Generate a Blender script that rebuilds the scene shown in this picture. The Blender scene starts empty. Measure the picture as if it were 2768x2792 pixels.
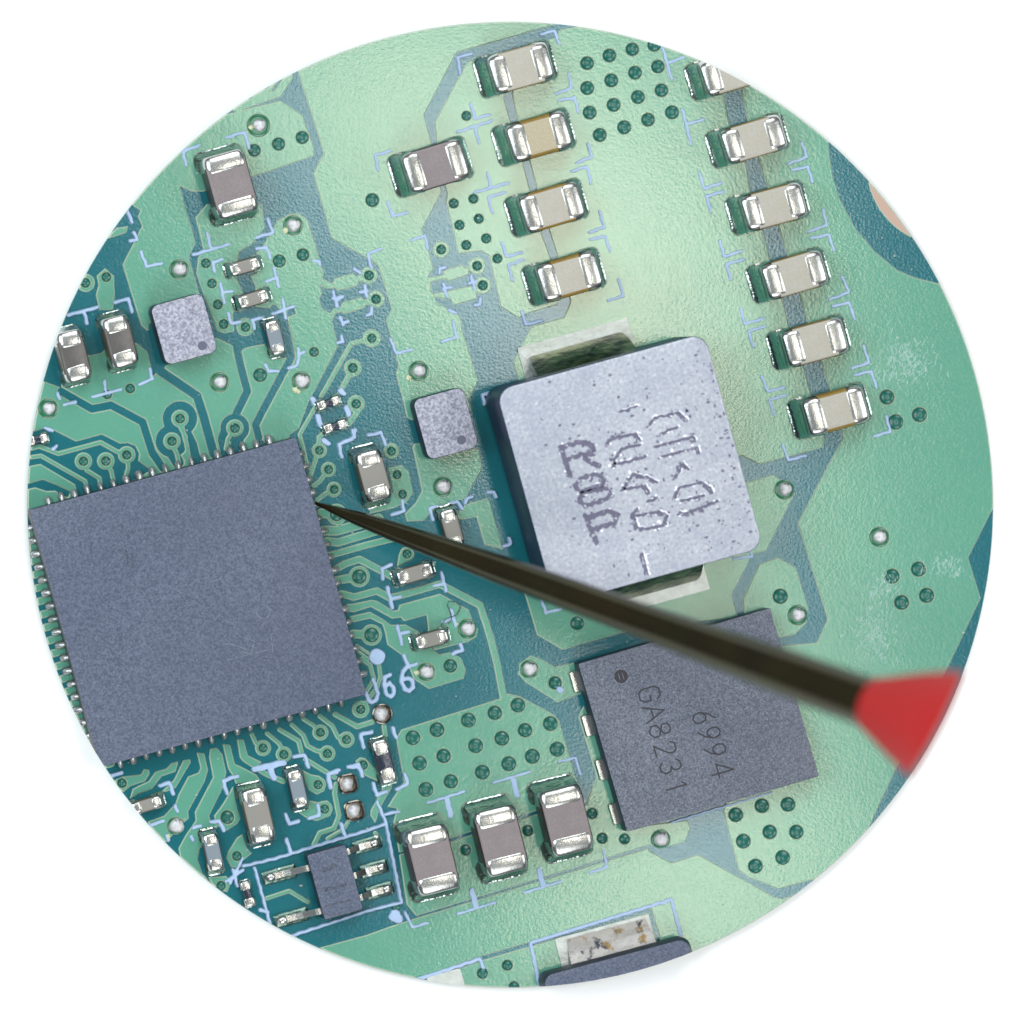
import bpy, bmesh, math, random
import numpy as np
from mathutils import Vector, Matrix
from mathutils.geometry import delaunay_2d_cdt
random.seed(7)
S = bpy.context.scene
COL = S.collection
S.unit_settings.scale_length = 0.001            # one unit is one millimetre
# ------------------------------------------------------------------ camera
D = 220.0                                        # working distance above the board
CAM = Vector((-37.0, 3.3, D))                    # oblique (shifted) microscope view
FOV = 27.92
cd = bpy.data.cameras.new("camera"); cam = bpy.data.objects.new("camera", cd); COL.objects.link(cam)
cam.location = CAM
cd.sensor_width = 360.0; cd.sensor_fit = 'AUTO'; cd.lens = 360.0 * D / FOV
cd.shift_x = -CAM.x / FOV; cd.shift_y = -CAM.y / FOV
cd.clip_start = 10; cd.clip_end = 1000
cd.dof.use_dof = True; cd.dof.focus_distance = D - 0.9; cd.dof.aperture_fstop = cd.lens * 1e-3 / 7.5
S.camera = cam
# ------------------------------------------------------------------ light
W = bpy.data.worlds.new("World"); S.world = W; W.use_nodes = True
W.node_tree.nodes["Background"].inputs[0].default_value = (0.80, 0.92, 1.0, 1)
W.node_tree.nodes["Background"].inputs[1].default_value = 0.15
def lamp(name, loc, aim, size, radiance, color, shape='SQUARE'):
    l = bpy.data.lights.new(name, 'AREA'); l.shape = shape; l.size = size
    area = size * size if shape == 'SQUARE' else math.pi * size * size / 4
    l.energy = radiance * area * math.pi; l.color = color
    o = bpy.data.objects.new(name, l); COL.objects.link(o); o.location = loc
    o.rotation_euler = (Vector(aim) - Vector(loc)).to_track_quat('-Z', 'Y').to_euler()
    return o
lamp("ring_lamp_left", (-95, 25, 120), (0, 0, 0), 90, 6.9, (0.86, 0.95, 1.0))
lamp("ring_lamp_back", (10, 120, 130), (0, 0, 0), 90, 6.1, (0.95, 0.98, 1.0))
lamp("ring_lamp_front", (0, -115, 130), (0, 0, 0), 90, 6.1, (0.95, 0.98, 1.0))
lamp("ring_lamp_right", (125, 5, 120), (0, 0, 0), 80, 4.9, (0.95, 0.98, 1.0))
# small bright segments of the ring light, placed where the board's gloss mirrors them
for gx, gy, size, rad in ((-3.8, 11.2, 15, 15), (2.7, 9.0, 15, 11.5), (3.8, 6.0, 12, 11), (5.2, 2.0, 10, 11), (5.8, -2.6, 10, 10), (6.0, -10.0, 14, 16), (2.2, -11.4, 9, 12), (-0.2, 4.6, 7, 15)):
    k = 150 / D
    lamp("ring_lamp_segment", (gx + (gx - CAM.x) * k, gy + (gy - CAM.y) * k, 150), (gx, gy, 0), size, rad * 0.78, (1.0, 0.96, 0.88), 'DISK')
S.view_settings.view_transform = 'Standard'; S.view_settings.look = 'None'
S.view_settings.exposure = 0.0; S.view_settings.gamma = 1.0
S.cycles.max_bounces = 8; S.cycles.sample_clamp_indirect = 6
# ------------------------------------------------------------------ measuring
TILE = {'A': (0, 0, 1.915), 'B': (900, 0, 1.915), 'C': (1768, 0, 1.915), 'D': (0, 900, 1.915), 'E': (900, 900, 1.915),
        'F': (1768, 900, 1.915), 'G': (0, 1792, 1.915), 'H': (900, 1792, 1.915), 'I': (1768, 1792, 1.915),
        'J': (850, 1350, 3.83), 'K': (850, 1750, 3.83), 'L': (1350, 1000, 2.7357), 'M': (1350, 2350, 3.1917),
        'N': (270, 1950, 3.83), 'O': (650, 1950, 3.83), 'Q': (60, 1150, 3.83), 'R': (780, 600, 3.83)}
def pt(t, x, y):
    ox, oy, k = TILE[t]
    return ((ox + x / k - 1384) / 100, (1396 - oy - y / k) / 100)     # millimetres on the board
def lift(p, z):
    return Vector((p[0] + (CAM.x - p[0]) * z / D, p[1] + (CAM.y - p[1]) * z / D, z))
def path(s):
    out = []
    for seg in s.split('|'):
        t, rest = seg.strip().split(':')
        for q in rest.split():
            a, b = q.split(','); out.append(pt(t.strip(), float(a), float(b)))
    return out
DISC = (0.075, 0.20); RAD = 13.165
# ------------------------------------------------------------------ materials
def mat(name, color, rough=0.5, metal=0.0, noise=None, bump=None, spec=0.5, coat=0.0, stains=None):
    m = bpy.data.materials.new(name); m.use_nodes = True
    if metal < 0.5 and name != 'white_sheet':
        g = 0.66; color = tuple(c * g for c in color)
        noise = [(a, b_, tuple(c * g for c in q)) for a, b_, q in (noise or [])]; stains = [(a, lo, hi, tuple(c * g for c in q)) for a, lo, hi, q in (stains or [])]
    nt = m.node_tree; n = nt.nodes; L = nt.links; b = n["Principled BSDF"]
    b.inputs["Base Color"].default_value = (*color, 1); b.inputs["Roughness"].default_value = rough
    b.inputs["Metallic"].default_value = metal; b.inputs["Specular IOR Level"].default_value = spec
    b.inputs["Coat Weight"].default_value = coat; b.inputs["Coat Roughness"].default_value = 0.15
    tc = n.new("ShaderNodeTexCoord"); last = None
    for (sc, amt, col2) in (noise or []):
        t = n.new("ShaderNodeTexNoise"); t.inputs["Scale"].default_value = sc; t.inputs["Detail"].default_value = 3
        L.new(tc.outputs["Object"], t.inputs["Vector"])
        r = n.new("ShaderNodeMapRange"); r.inputs[1].default_value = 0.36 if sc > 10.5 else 0.3; r.inputs[2].default_value = 0.66 if sc > 10.5 else 0.7
        r.inputs[3].default_value = 0; r.inputs[4].default_value = amt
        L.new(t.outputs[0], r.inputs[0])
        mx = n.new("ShaderNodeMix"); mx.data_type = 'RGBA'
        L.new(r.outputs[0], mx.inputs[0])
        if last is None: mx.inputs[6].default_value = (*color, 1)
        else: L.new(last, mx.inputs[6])
        mx.inputs[7].default_value = (*col2, 1); last = mx.outputs[2]
    for (sc, lo, hi, col2) in (stains or []):
        t = n.new("ShaderNodeTexNoise"); t.inputs["Scale"].default_value = sc; t.inputs["Detail"].default_value = 6
        t.inputs["Roughness"].default_value = 0.65
        L.new(tc.outputs["Object"], t.inputs["Vector"])
        r = n.new("ShaderNodeMapRange"); r.inputs[1].default_value = lo; r.inputs[2].default_value = hi
        L.new(t.outputs[0], r.inputs[0])
        mx = n.new("ShaderNodeMix"); mx.data_type = 'RGBA'
        L.new(r.outputs[0], mx.inputs[0])
        if last is None: mx.inputs[6].default_value = (*color, 1)
        else: L.new(last, mx.inputs[6])
        mx.inputs[7].default_value = (*col2, 1); last = mx.outputs[2]
    if last is not None: L.new(last, b.inputs["Base Color"])
    prev = None
    for (sc, st, dist) in (bump or []):
        t = n.new("ShaderNodeTexNoise"); t.inputs["Scale"].default_value = sc; t.inputs["Detail"].default_value = 2
        L.new(tc.outputs["Object"], t.inputs["Vector"])
        bp = n.new("ShaderNodeBump"); bp.inputs["Strength"].default_value = st; bp.inputs["Distance"].default_value = dist
        L.new(t.outputs[0], bp.inputs["Height"])
        if prev: L.new(prev, bp.inputs["Normal"])
        prev = bp.outputs[0]
    if prev: L.new(prev, b.inputs["Normal"])
    return m
PEEL = [(14.0, 0.8, 0.0027), (1.1, 0.2, 0.007)]
M = {}
M['base'] = mat("dark_solder_mask", (0.013, 0.162, 0.190), 0.12, noise=[(1.0, 0.35, (0.014,0.170,0.205)), (14, 0.25, (0.008,0.122,0.150))], bump=PEEL)
M['pour'] = mat("mask_over_copper", (0.132, 0.400, 0.285), 0.12, noise=[(0.5, 0.5, (0.110,0.360,0.280)), (16, 0.35, (0.160,0.45,0.31))], bump=PEEL)
M['pour'].node_tree.nodes['Principled BSDF'].inputs['Specular Tint'].default_value = (1.0, 0.93, 0.78, 1)
M['base'].node_tree.nodes['Principled BSDF'].inputs['Specular Tint'].default_value = (0.88, 0.95, 1.0, 1)
M['base'].node_tree.nodes['Principled BSDF'].inputs['Specular IOR Level'].default_value = 0.48
M['edge'] = mat("thin_mask_edge_with_highlight", (0.66, 0.78, 0.56), 0.5)  # thin mask is paler here; the bevel's highlight is painted in as well
M['via'] = mat("pooled_mask_in_via", (0.007, 0.145, 0.108), 0.25)
M['ring'] = mat("deep_green_mask_ring", (0.02, 0.20, 0.10), 0.2)
M['silk'] = mat("pale_blue_ink", (0.42, 0.57, 0.82), 0.5, noise=[(7, 0.6, (0.54, 0.69, 0.92))], bump=[(8, 0.3, 0.02)])
M['fr4'] = mat("laminate_edge", (0.22, 0.30, 0.16), 0.6)
M['tin'] = mat("tin_terminal", (0.52, 0.52, 0.495), 0.27, 1.0, noise=[(5, 0.5, (0.38, 0.39, 0.37))], bump=[(5, 0.35, 0.012), (20, 0.3, 0.005)])
M['solder'] = mat("solder_fillet", (0.42, 0.50, 0.46), 0.16, 1.0, bump=[(3.5, 0.6, 0.06), (14, 0.4, 0.02)])
M['pad'] = mat("tinned_pad", (0.56, 0.60, 0.585), 0.42, 0.75, noise=[(3, 0.6, (0.36, 0.38, 0.33))], bump=[(7, 0.6, 0.03)])
M['pin'] = mat("soldered_pin", (0.52, 0.53, 0.53), 0.34, 0.85, noise=[(6, 0.8, (0.26, 0.27, 0.27))], bump=[(10, 0.7, 0.03)])
M['footpad'] = mat("dark_wetted_pad", (0.10, 0.15, 0.125), 0.28, 1.0, bump=[(5, 0.6, 0.03)], stains=[(3.2, 0.60, 0.66, (0.75, 0.76, 0.74))])
M['dome'] = mat("dull_solder", (0.85, 0.85, 0.86), 0.5, 0.3, noise=[(14, 0.7, (0.50, 0.49, 0.50))], stains=[(6, 0.58, 0.64, (0.16, 0.16, 0.16))], bump=[(6, 0.9, 0.06)])
M['beige'] = mat("beige_ceramic", (0.50, 0.475, 0.415), 0.5, noise=[(20, 0.6, (0.64, 0.61, 0.53)), (2.5, 0.4, (0.47, 0.41, 0.28))], bump=[(14, 0.3, 0.01)])
M['tan'] = mat("tan_ceramic", (0.50, 0.43, 0.28), 0.5, noise=[(20, 0.6, (0.62, 0.55, 0.40))], bump=[(14, 0.3, 0.01)])
M['amber'] = mat("amber_ceramic_side", (0.40, 0.26, 0.06), 0.4, noise=[(6, 0.5, (0.18, 0.12, 0.03))])
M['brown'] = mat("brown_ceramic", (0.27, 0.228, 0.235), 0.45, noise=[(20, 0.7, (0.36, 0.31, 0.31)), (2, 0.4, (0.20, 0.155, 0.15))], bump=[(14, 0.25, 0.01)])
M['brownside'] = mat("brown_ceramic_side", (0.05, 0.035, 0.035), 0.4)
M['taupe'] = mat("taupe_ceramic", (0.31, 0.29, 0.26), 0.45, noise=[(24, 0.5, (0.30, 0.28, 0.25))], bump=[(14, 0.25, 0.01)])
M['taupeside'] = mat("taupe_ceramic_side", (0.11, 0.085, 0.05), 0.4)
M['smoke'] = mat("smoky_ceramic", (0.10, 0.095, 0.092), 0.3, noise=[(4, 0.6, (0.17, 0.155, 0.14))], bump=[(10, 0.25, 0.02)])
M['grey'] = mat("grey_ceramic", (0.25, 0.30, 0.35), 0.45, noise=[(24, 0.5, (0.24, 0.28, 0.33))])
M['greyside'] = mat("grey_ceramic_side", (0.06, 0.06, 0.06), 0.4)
M['resist'] = mat("blue_black_resistor_glaze", (0.045, 0.055, 0.085), 0.18, 0.3, bump=[(6, 0.5, 0.03)])
M['epoxy'] = mat("blue_grey_epoxy", (0.058, 0.080, 0.138), 0.42, noise=[(18, 1.0, (0.165, 0.192, 0.280)), (0.35, 0.35, (0.070, 0.085, 0.145))], stains=[(24, 0.60, 0.70, (0.28, 0.32, 0.40))], bump=[(14, 0.6, 0.012)])
M['epoxy2'] = mat("grey_epoxy", (0.070, 0.082, 0.118), 0.42, noise=[(19, 1.0, (0.215, 0.235, 0.30)), (0.5, 0.35, (0.085, 0.095, 0.135))], stains=[(26, 0.58, 0.68, (0.40, 0.42, 0.48))], bump=[(15, 0.6, 0.012)])
M['epoxyside'] = mat("dark_epoxy_side", (0.022, 0.030, 0.050), 0.45, bump=[(10, 0.3, 0.02)])
M['sensor'] = mat("lilac_grey_coating", (0.25, 0.255, 0.335), 0.5, noise=[(14, 1.0, (0.60, 0.60, 0.70))], stains=[(15, 0.60, 0.68, (0.14, 0.14, 0.19))], bump=[(9, 0.6, 0.04)])
M['ink'] = mat("laser_marking", (0.028, 0.028, 0.034), 0.6)
M['ghost'] = mat("faded_pale_marking", (0.21, 0.25, 0.31), 0.5, noise=[(16, 1.0, (0.14, 0.17, 0.25))])
M['smudge'] = mat("dark_scuff", (0.035, 0.045, 0.075), 0.5, noise=[(16, 1.0, (0.12, 0.145, 0.21))])
M['dimple'] = mat("mould_dimple", (0.13, 0.13, 0.20), 0.45)
M['core'] = mat("silver_iron_core", (0.47, 0.50, 0.585), 0.36, 0.15, noise=[(11, 0.9, (0.80, 0.82, 0.88)), (4, 0.6, (0.52, 0.55, 0.65)), (1.1, 0.35, (0.34, 0.38, 0.50))], stains=[(9, 0.64, 0.70, (0.28, 0.28, 0.38)), (13, 0.62, 0.68, (1.0, 1.0, 1.0))], bump=[(5, 0.35, 0.012), (16, 0.5, 0.008)])
M['coreside'] = mat("dark_core_side", (0.020, 0.035, 0.075), 0.4, noise=[(3, 0.5, (0.035, 0.055, 0.095))], bump=[(6, 0.4, 0.03)])
M['groove'] = mat("stamped_groove", (0.13, 0.12, 0.20), 0.5, noise=[(6, 0.5, (0.24, 0.24, 0.34))], stains=[(8, 0.60, 0.64, (0.80, 0.82, 0.9))])
M['glint'] = mat("painted_stamp_highlight", (1.3, 1.3, 1.4), 0.3)  # white of the highlights beside the stamped strokes, painted flat
M['lead'] = mat("tarnished_lead_painted_glints", (0.055, 0.055, 0.055), 0.28, 1.0, noise=[(1.8, 0.7, (0.42, 0.42, 0.24))], bump=[(5, 0.5, 0.04)])  # yellowish noise paints the highlights on the dark metal
M['burnt'] = mat("burnt_tin", (0.27, 0.26, 0.245), 0.4, 0.6, noise=[(2.0, 0.7, (0.42, 0.41, 0.39))], stains=[(2.2, 0.55, 0.64, (0.20, 0.13, 0.04)), (2.8, 0.57, 0.64, (0.04, 0.04, 0.05))], bump=[(7, 0.5, 0.03)])
M['steel'] = mat("steel_with_painted_reflections", (0.011, 0.010, 0.007), 0.16, noise=[(0.8, 0.5, (0.034, 0.030, 0.009)), (0.5, 0.4, (0.03, 0.014, 0.006))])  # dark base and olive-brown mottling painted as the polished steel's reflections
M['steel'].node_tree.nodes['Principled BSDF'].inputs['Specular Tint'].default_value = (1.0, 1.0, 0.62, 1)
M['red'] = mat("red_rubber_grip", (0.60, 0.019, 0.018), 0.5, spec=0.25)
M['table'] = mat("white_sheet", (0.90, 0.90, 0.90), 0.9, spec=0.0)
M['flux'] = mat("clear_flux_film", (0.50, 0.72, 0.64), 0.35)
M['crumb'] = mat("pale_flux_crumb", (0.70, 0.72, 0.45), 0.3)
M['darkring'] = mat("dark_brown_wetted_ring", (0.16, 0.14, 0.12), 0.2, 1.0, bump=[(4, 0.4, 0.02)])
M['dust'] = mat("pale_dust", (0.50, 0.60, 0.55), 0.7)
M['pink'] = mat("pinkish_copper", (0.62, 0.42, 0.33), 0.5)
M['hair'] = mat("dark_fibre", (0.02, 0.03, 0.03), 0.5)
# ------------------------------------------------------------------ object helpers
def link(name, me, mats, parent=None, loc=None, rot=None):
    o = bpy.data.objects.new(name, me); COL.objects.link(o)
    if not me.materials:
        for m in (mats if isinstance(mats, (list, tuple)) else [mats]): me.materials.append(M[m])
    if parent is not None: o.parent = parent
    if loc is not None: o.location = loc
    if rot is not None: o.rotation_euler = (0, 0, rot)
    return o
def thing(name, label, cat, loc=(0, 0, 0), rot=0.0, group=None):
    o = bpy.data.objects.new(name, None); COL.objects.link(o); o.empty_display_size = 0.2
    o.location = loc; o.rotation_euler = (0, 0, rot)
    o['label'] = label; o['category'] = cat
    if group: o['group'] = group
    return o
def trim(bm, mw):
    """saw the mesh off along the round rim of the board sample"""
    vs = [mw @ v.co for v in bm.verts]
    if not vs: return
    def foot(v):
        k = D / (D - v.z); return (CAM.x + (v.x - CAM.x) * k - DISC[0], CAM.y + (v.y - CAM.y) * k - DISC[1])
    f = [foot(v) for v in vs]
    if max(math.hypot(*q) for q in f) < RAD: return
    cx = sum(q[0] for q in f) / len(f); cy = sum(q[1] for q in f) / len(f); a0 = math.atan2(cy, cx)
    da = [((math.atan2(q[1], q[0]) - a0 + math.pi) % (2 * math.pi)) - math.pi for q in f]
    lo, hi = max(min(da), -1.2), min(max(da), 1.2); n = max(1, int((hi - lo) / math.radians(3)) + 1)
    inv = mw.inverted()
    for i in range(n + 1):
        a = a0 + lo + (hi - lo) * i / n
        p = Vector((DISC[0] + RAD * math.cos(a), DISC[1] + RAD * math.sin(a), 0))
        nrm = Vector((-math.sin(a), math.cos(a), 0)).cross(CAM - p).normalized()
        if nrm.dot(Vector((math.cos(a), math.sin(a), 0))) < 0: nrm = -nrm
        r = bmesh.ops.bisect_plane(bm, geom=bm.verts[:] + bm.edges[:] + bm.faces[:], plane_co=inv @ p,
                                   plane_no=(inv.to_3x3() @ nrm).normalized(), clear_outer=True, dist=1e-6)
        es = [e for e in r['geom_cut'] if isinstance(e, bmesh.types.BMEdge) and e.is_valid and e.is_boundary]
        if es: bmesh.ops.holes_fill(bm, edges=es, sides=0)
def part(name, bm, mats, parent, smooth=True, cut=True, loc=None, rot=None):
    if cut and parent is not None:
        mw = Matrix.Translation(parent.location) @ Matrix.Rotation(parent.rotation_euler[2], 4, 'Z')
        if loc is not None: mw = mw @ Matrix.Translation(loc) @ Matrix.Rotation(rot or 0, 4, 'Z')
        trim(bm, mw)
        if not bm.verts: bm.free(); return None
    bmesh.ops.recalc_face_normals(bm, faces=bm.faces[:])
    me = bpy.data.meshes.new(name); bm.to_mesh(me); bm.free()
    if smooth:
        for p in me.polygons: p.use_smooth = True
        try: me.set_sharp_from_angle(angle=math.radians(38))
        except Exception: pass
    return link(name, me, mats, parent, loc, rot)
def loft(bm, rings, cap=True, mi=0):
    R = [[bm.verts.new(p) for p in r] for r in rings]; n = len(R[0]); fs = []
    for a, b in zip(R, R[1:]):
        for i in range(n):
            fs.append(bm.faces.new((a[i], a[(i + 1) % n], b[(i + 1) % n], b[i])))
    if cap:
        if cap != 2: fs.append(bm.faces.new(R[0][::-1]))
        fs.append(bm.faces.new(R[-1]))
    for f in fs: f.material_index = mi
    return fs
def rrect(w, h, r, k=5):
    """rounded rectangle outline, counter-clockwise, centred"""
    out = []
    for (sx, sy, a0) in ((1, 1, 0), (-1, 1, 90), (-1, -1, 180), (1, -1, 270)):
        for i in range(k):
            a = math.radians(a0 + 90 * i / (k - 1))
            out.append((sx * (w / 2 - r) + r * math.cos(a), sy * (h / 2 - r) + r * math.sin(a)))
    return out
def slab(bm, w, h, r, z0, z1, bev=0.03, k=5, top=None):
    """upright rounded block with a softened top edge; material 0 on top, 1 on the sides"""
    rr = rrect(w, h, r, k)
    rings = [[(x, y, z0) for x, y in rr], [(x, y, z1 - bev) for x, y in rr]]
    for t in (0.5, 1.0):
        d = bev * (1 - math.cos(t * math.pi / 2)); zz = z1 - bev + bev * math.sin(t * math.pi / 2)
        rings.append([(x * (1 - 2 * d / w), y * (1 - 2 * d / h), zz) for x, y in rr])
    fs = loft(bm, rings)
    for f in fs:
        f.normal_update()
        zc = min(v.co.z for v in f.verts)
        f.material_index = 0 if zc > z1 - bev * 0.9 - 1e-5 else 1
    return fs
# ------------------------------------------------------------------ fields and contours
class Field:
    def __init__(self, x0, y0, x1, y1, h):
        self.h = h; self.x = np.arange(x0, x1 + h, h); self.y = np.arange(y0, y1 + h, h)
        self.F = np.full((len(self.y), len(self.x)), -1.0, np.float32)
    def box(self, pts, pad):
        p = np.array(pts); 
        i0 = max(0, int((p[:, 0].min() - pad - self.x[0]) / self.h)); i1 = min(len(self.x), int((p[:, 0].max() + pad - self.x[0]) / self.h) + 2)
        j0 = max(0, int((p[:, 1].min() - pad - self.y[0]) / self.h)); j1 = min(len(self.y), int((p[:, 1].max() + pad - self.y[0]) / self.h) + 2)
        if i1 <= i0 or j1 <= j0: return None
        X, Y = np.meshgrid(self.x[i0:i1].astype(np.float32), self.y[j0:j1].astype(np.float32))
        return (slice(j0, j1), slice(i0, i1)), X, Y
    @staticmethod
    def seg(X, Y, a, b):
        dx, dy = b[0] - a[0], b[1] - a[1]; l2 = dx * dx + dy * dy + 1e-12
        t = np.clip(((X - a[0]) * dx + (Y - a[1]) * dy) / l2, 0, 1)
        return (X - a[0] - t * dx) ** 2 + (Y - a[1] - t * dy) ** 2
    def put(self, sl, f, sign):
        if sign > 0: self.F[sl] = np.maximum(self.F[sl], f)
        else: self.F[sl] = np.minimum(self.F[sl], -f)
    def poly(self, pts, sign=1):
        b = self.box(pts, 0.12)
        if b is None: return
        sl, X, Y = b; d = np.full(X.shape, 1e9, np.float32); ins = np.zeros(X.shape, bool)
        for p, q in zip(pts, pts[1:] + pts[:1]):
            d = np.minimum(d, self.seg(X, Y, p, q))
            if p[1] != q[1]:
                c = ((p[1] > Y) != (q[1] > Y)) & (X < (q[0] - p[0]) * (Y - p[1]) / (q[1] - p[1]) + p[0]); ins ^= c
        d = np.sqrt(d); self.put(sl, np.where(ins, d, -d), sign)
    def line(self, pts, w, sign=1):
        b = self.box(pts, w / 2 + 0.12)
        if b is None: return
        sl, X, Y = b; d = np.full(X.shape, 1e9, np.float32)
        if len(pts) == 1: d = (X - pts[0][0]) ** 2 + (Y - pts[0][1]) ** 2
        for p, q in zip(pts, pts[1:]): d = np.minimum(d, self.seg(X, Y, p, q))
        self.put(sl, w / 2 - np.sqrt(d), sign)
    def loops(self):
        F = self.F.copy(); F[0, :] = F[-1, :] = -1; F[:, 0] = F[:, -1] = -1
        I = F > 0
        code = I[:-1, :-1] * 1 + I[:-1, 1:] * 2 + I[1:, 1:] * 4 + I[1:, :-1] * 8
        T = {1: 'BL', 2: 'RB', 4: 'TR', 8: 'LT', 3: 'RL', 6: 'TB', 12: 'LR', 9: 'BT', 7: 'TL', 14: 'LB', 13: 'BR', 11: 'RT', 5: 'BLTR', 10: 'RBLT'}
        nxt = {}
        js, is_ = np.nonzero((code > 0) & (code < 15))
        for j, i in zip(js.tolist(), is_.tolist()):
            s = T[int(code[j, i])]
            e = {'B': (j, i, 0), 'T': (j + 1, i, 0), 'L': (j, i, 1), 'R': (j, i + 1, 1)}
            for k in range(0, len(s), 2): nxt[e[s[k]]] = e[s[k + 1]]
        def pos(e):
            j, i, v = e
            if v == 0: a, b = F[j, i], F[j, i + 1]; t = a / (a - b); return (self.x[i] + t * self.h, self.y[j])
            a, b = F[j, i], F[j + 1, i]; t = a / (a - b); return (self.x[i], self.y[j] + t * self.h)
        out = []
        while nxt:
            s, c = nxt.popitem(); L = [pos(s)]
            while c != s: L.append(pos(c)); c = nxt.pop(c)
            out.append([(float(a), float(b)) for a, b in L])
        return out
def area(L):
    return 0.5 * sum(a[0] * b[1] - b[0] * a[1] for a, b in zip(L, L[1:] + L[:1]))
def rdp(L, tol):
    P = np.array(L); n = len(P)
    if n < 8: return L
    far = int(np.argmax(((P - P[0]) ** 2).sum(1))); keep = {0, far}
    P2 = np.vstack([P, P[:1]]); st = [(0, far), (far, n)]
    while st:
        a, b = st.pop()
        if b - a < 2: continue
        d = P2[b] - P2[a]; l = math.hypot(*d) + 1e-12
        q = P2[a + 1:b] - P2[a]; dist = np.abs(q[:, 0] * d[1] - q[:, 1] * d[0]) / l
        k = int(np.argmax(dist))
        if dist[k] > tol: keep.add(a + 1 + k); st += [(a, a + 1 + k), (a + 1 + k, b)]
    return [tuple(P[i]) for i in sorted(keep)]
def inset(L, w):
    n = len(L); out = []
    for i in range(n):
        a, b, c = L[i - 1], L[i], L[(i + 1) % n]
        d1 = Vector((b[0] - a[0], b[1] - a[1])).normalized(); d2 = Vector((c[0] - b[0], c[1] - b[1])).normalized()
        m = Vector((-d1.y - d2.y, d1.x + d2.x))
        if m.length < 1e-6: m = Vector((-d1.y, d1.x))
        m.normalize(); k = min(1.6, 1 / max(0.3, m.dot(Vector((-d1.y, d1.x)))))
        out.append((b[0] + m.x * w * k, b[1] + m.y * w * k))
    return out
def plates(field, z0, z1, w, tol=0.004, min_area=0.003):
    """list of (area, mesh) of raised, bevelled islands; material 0 top, 1 edge"""
    Ls = [rdp(L, tol) for L in field.loops()]
    Ls = [L for L in Ls if len(L) >= 3 and abs(area(L)) > min_area * 0.4]
    outs = [L for L in Ls if area(L) > min_area]; holes = [L for L in Ls if area(L) < 0]
    outs.sort(key=area)
    def inside(p, L):
        c = False
        for a, b in zip(L, L[1:] + L[:1]):
            if (a[1] > p[1]) != (b[1] > p[1]) and p[0] < (b[0] - a[0]) * (p[1] - a[1]) / (b[1] - a[1]) + a[0]: c = not c
        return c
    own = [[] for _ in outs]
    for H in holes:
        for k, L in enumerate(outs):
            if area(L) > -area(H) and inside(H[0], L): own[k].append(H); break
    res = []
    for L, hs in zip(outs, own):
        V = []; Fc = []; mi = []; tops = []; base = []
        for loop in [L] + hs:
            t = inset(loop, w); n = len(loop); o = len(V)
            V += [(x, y, z0) for x, y in loop] + [(x, y, z1) for x, y in t]
            for i in range(n):
                Fc.append((o + i, o + (i + 1) % n, o + n + (i + 1) % n, o + n + i)); mi.append(1)
            tops.append([Vector((x, y, 0)) for x, y in t]); base += [o + n + i for i in range(n)]
        co = []; ed = []
        for tl_ in tops:
            o = len(co); co += [v.xy for v in tl_]; ed += [(o + i, o + (i + 1) % len(tl_)) for i in range(len(tl_))]
        vo, _, fo, vi, _, _ = delaunay_2d_cdt(co, ed, [], 0, 1e-5)
        idx = []
        for k, src in enumerate(vi):
            if src: idx.append(base[src[0]])
            else: V.append((vo[k].x, vo[k].y, z1)); idx.append(len(V) - 1)
        P = np.array([[v.x, v.y] for v in vo]); T3 = np.array(fo, int).reshape(-1, 3); ctr = P[T3].mean(1)
        ok = np.zeros(len(T3), bool)
        for tl_ in tops:
            for p, q in zip(tl_, tl_[1:] + tl_[:1]):
                if p.y != q.y: ok ^= ((p.y > ctr[:, 1]) != (q.y > ctr[:, 1])) & (ctr[:, 0] < (q.x - p.x) * (ctr[:, 1] - p.y) / (q.y - p.y) + p.x)
        for tri in T3[ok].tolist():
            a, b, c = (idx[i] for i in tri)
            s = (V[b][0] - V[a][0]) * (V[c][1] - V[a][1]) - (V[c][0] - V[a][0]) * (V[b][1] - V[a][1])
            Fc.append((a, b, c) if s > 0 else (a, c, b)); mi.append(0)
        me = bpy.data.meshes.new("plate"); me.from_pydata(V, [], Fc); me.polygons.foreach_set("material_index", mi); me.update()
        res.append((area(L), me))
    return res
# ------------------------------------------------------------------ ground and board
bm = bmesh.new()
vs = [bm.verts.new(p) for p in ((-70, -70, -0.35), (70, -70, -0.35), (70, 70, -0.35), (-70, 70, -0.35))]; bm.faces.new(vs)
tb = part("tabletop", bm, 'table', None, smooth=False); tb['kind'] = 'structure'; tb['label'] = 'plain white surface under the round board sample'
board = thing("circuit_board", "round green circuit board sample with copper pours, traces and pale markings", "circuit board")
bm = bmesh.new(); N = 360
ring = lambda r, z: [(DISC[0] + r * math.cos(2 * math.pi * i / N), DISC[1] + r * math.sin(2 * math.pi * i / N), z) for i in range(N)]
fs = loft(bm, [ring(RAD - 0.20, -0.348), ring(RAD, -0.02), ring(RAD, 0.0)])
for f in fs: f.material_index = 0 if len(f.verts) > 4 else 1
part("laminate", bm, ['base', 'fr4'], board, smooth=False, cut=False)
TH = 0.045
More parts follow.
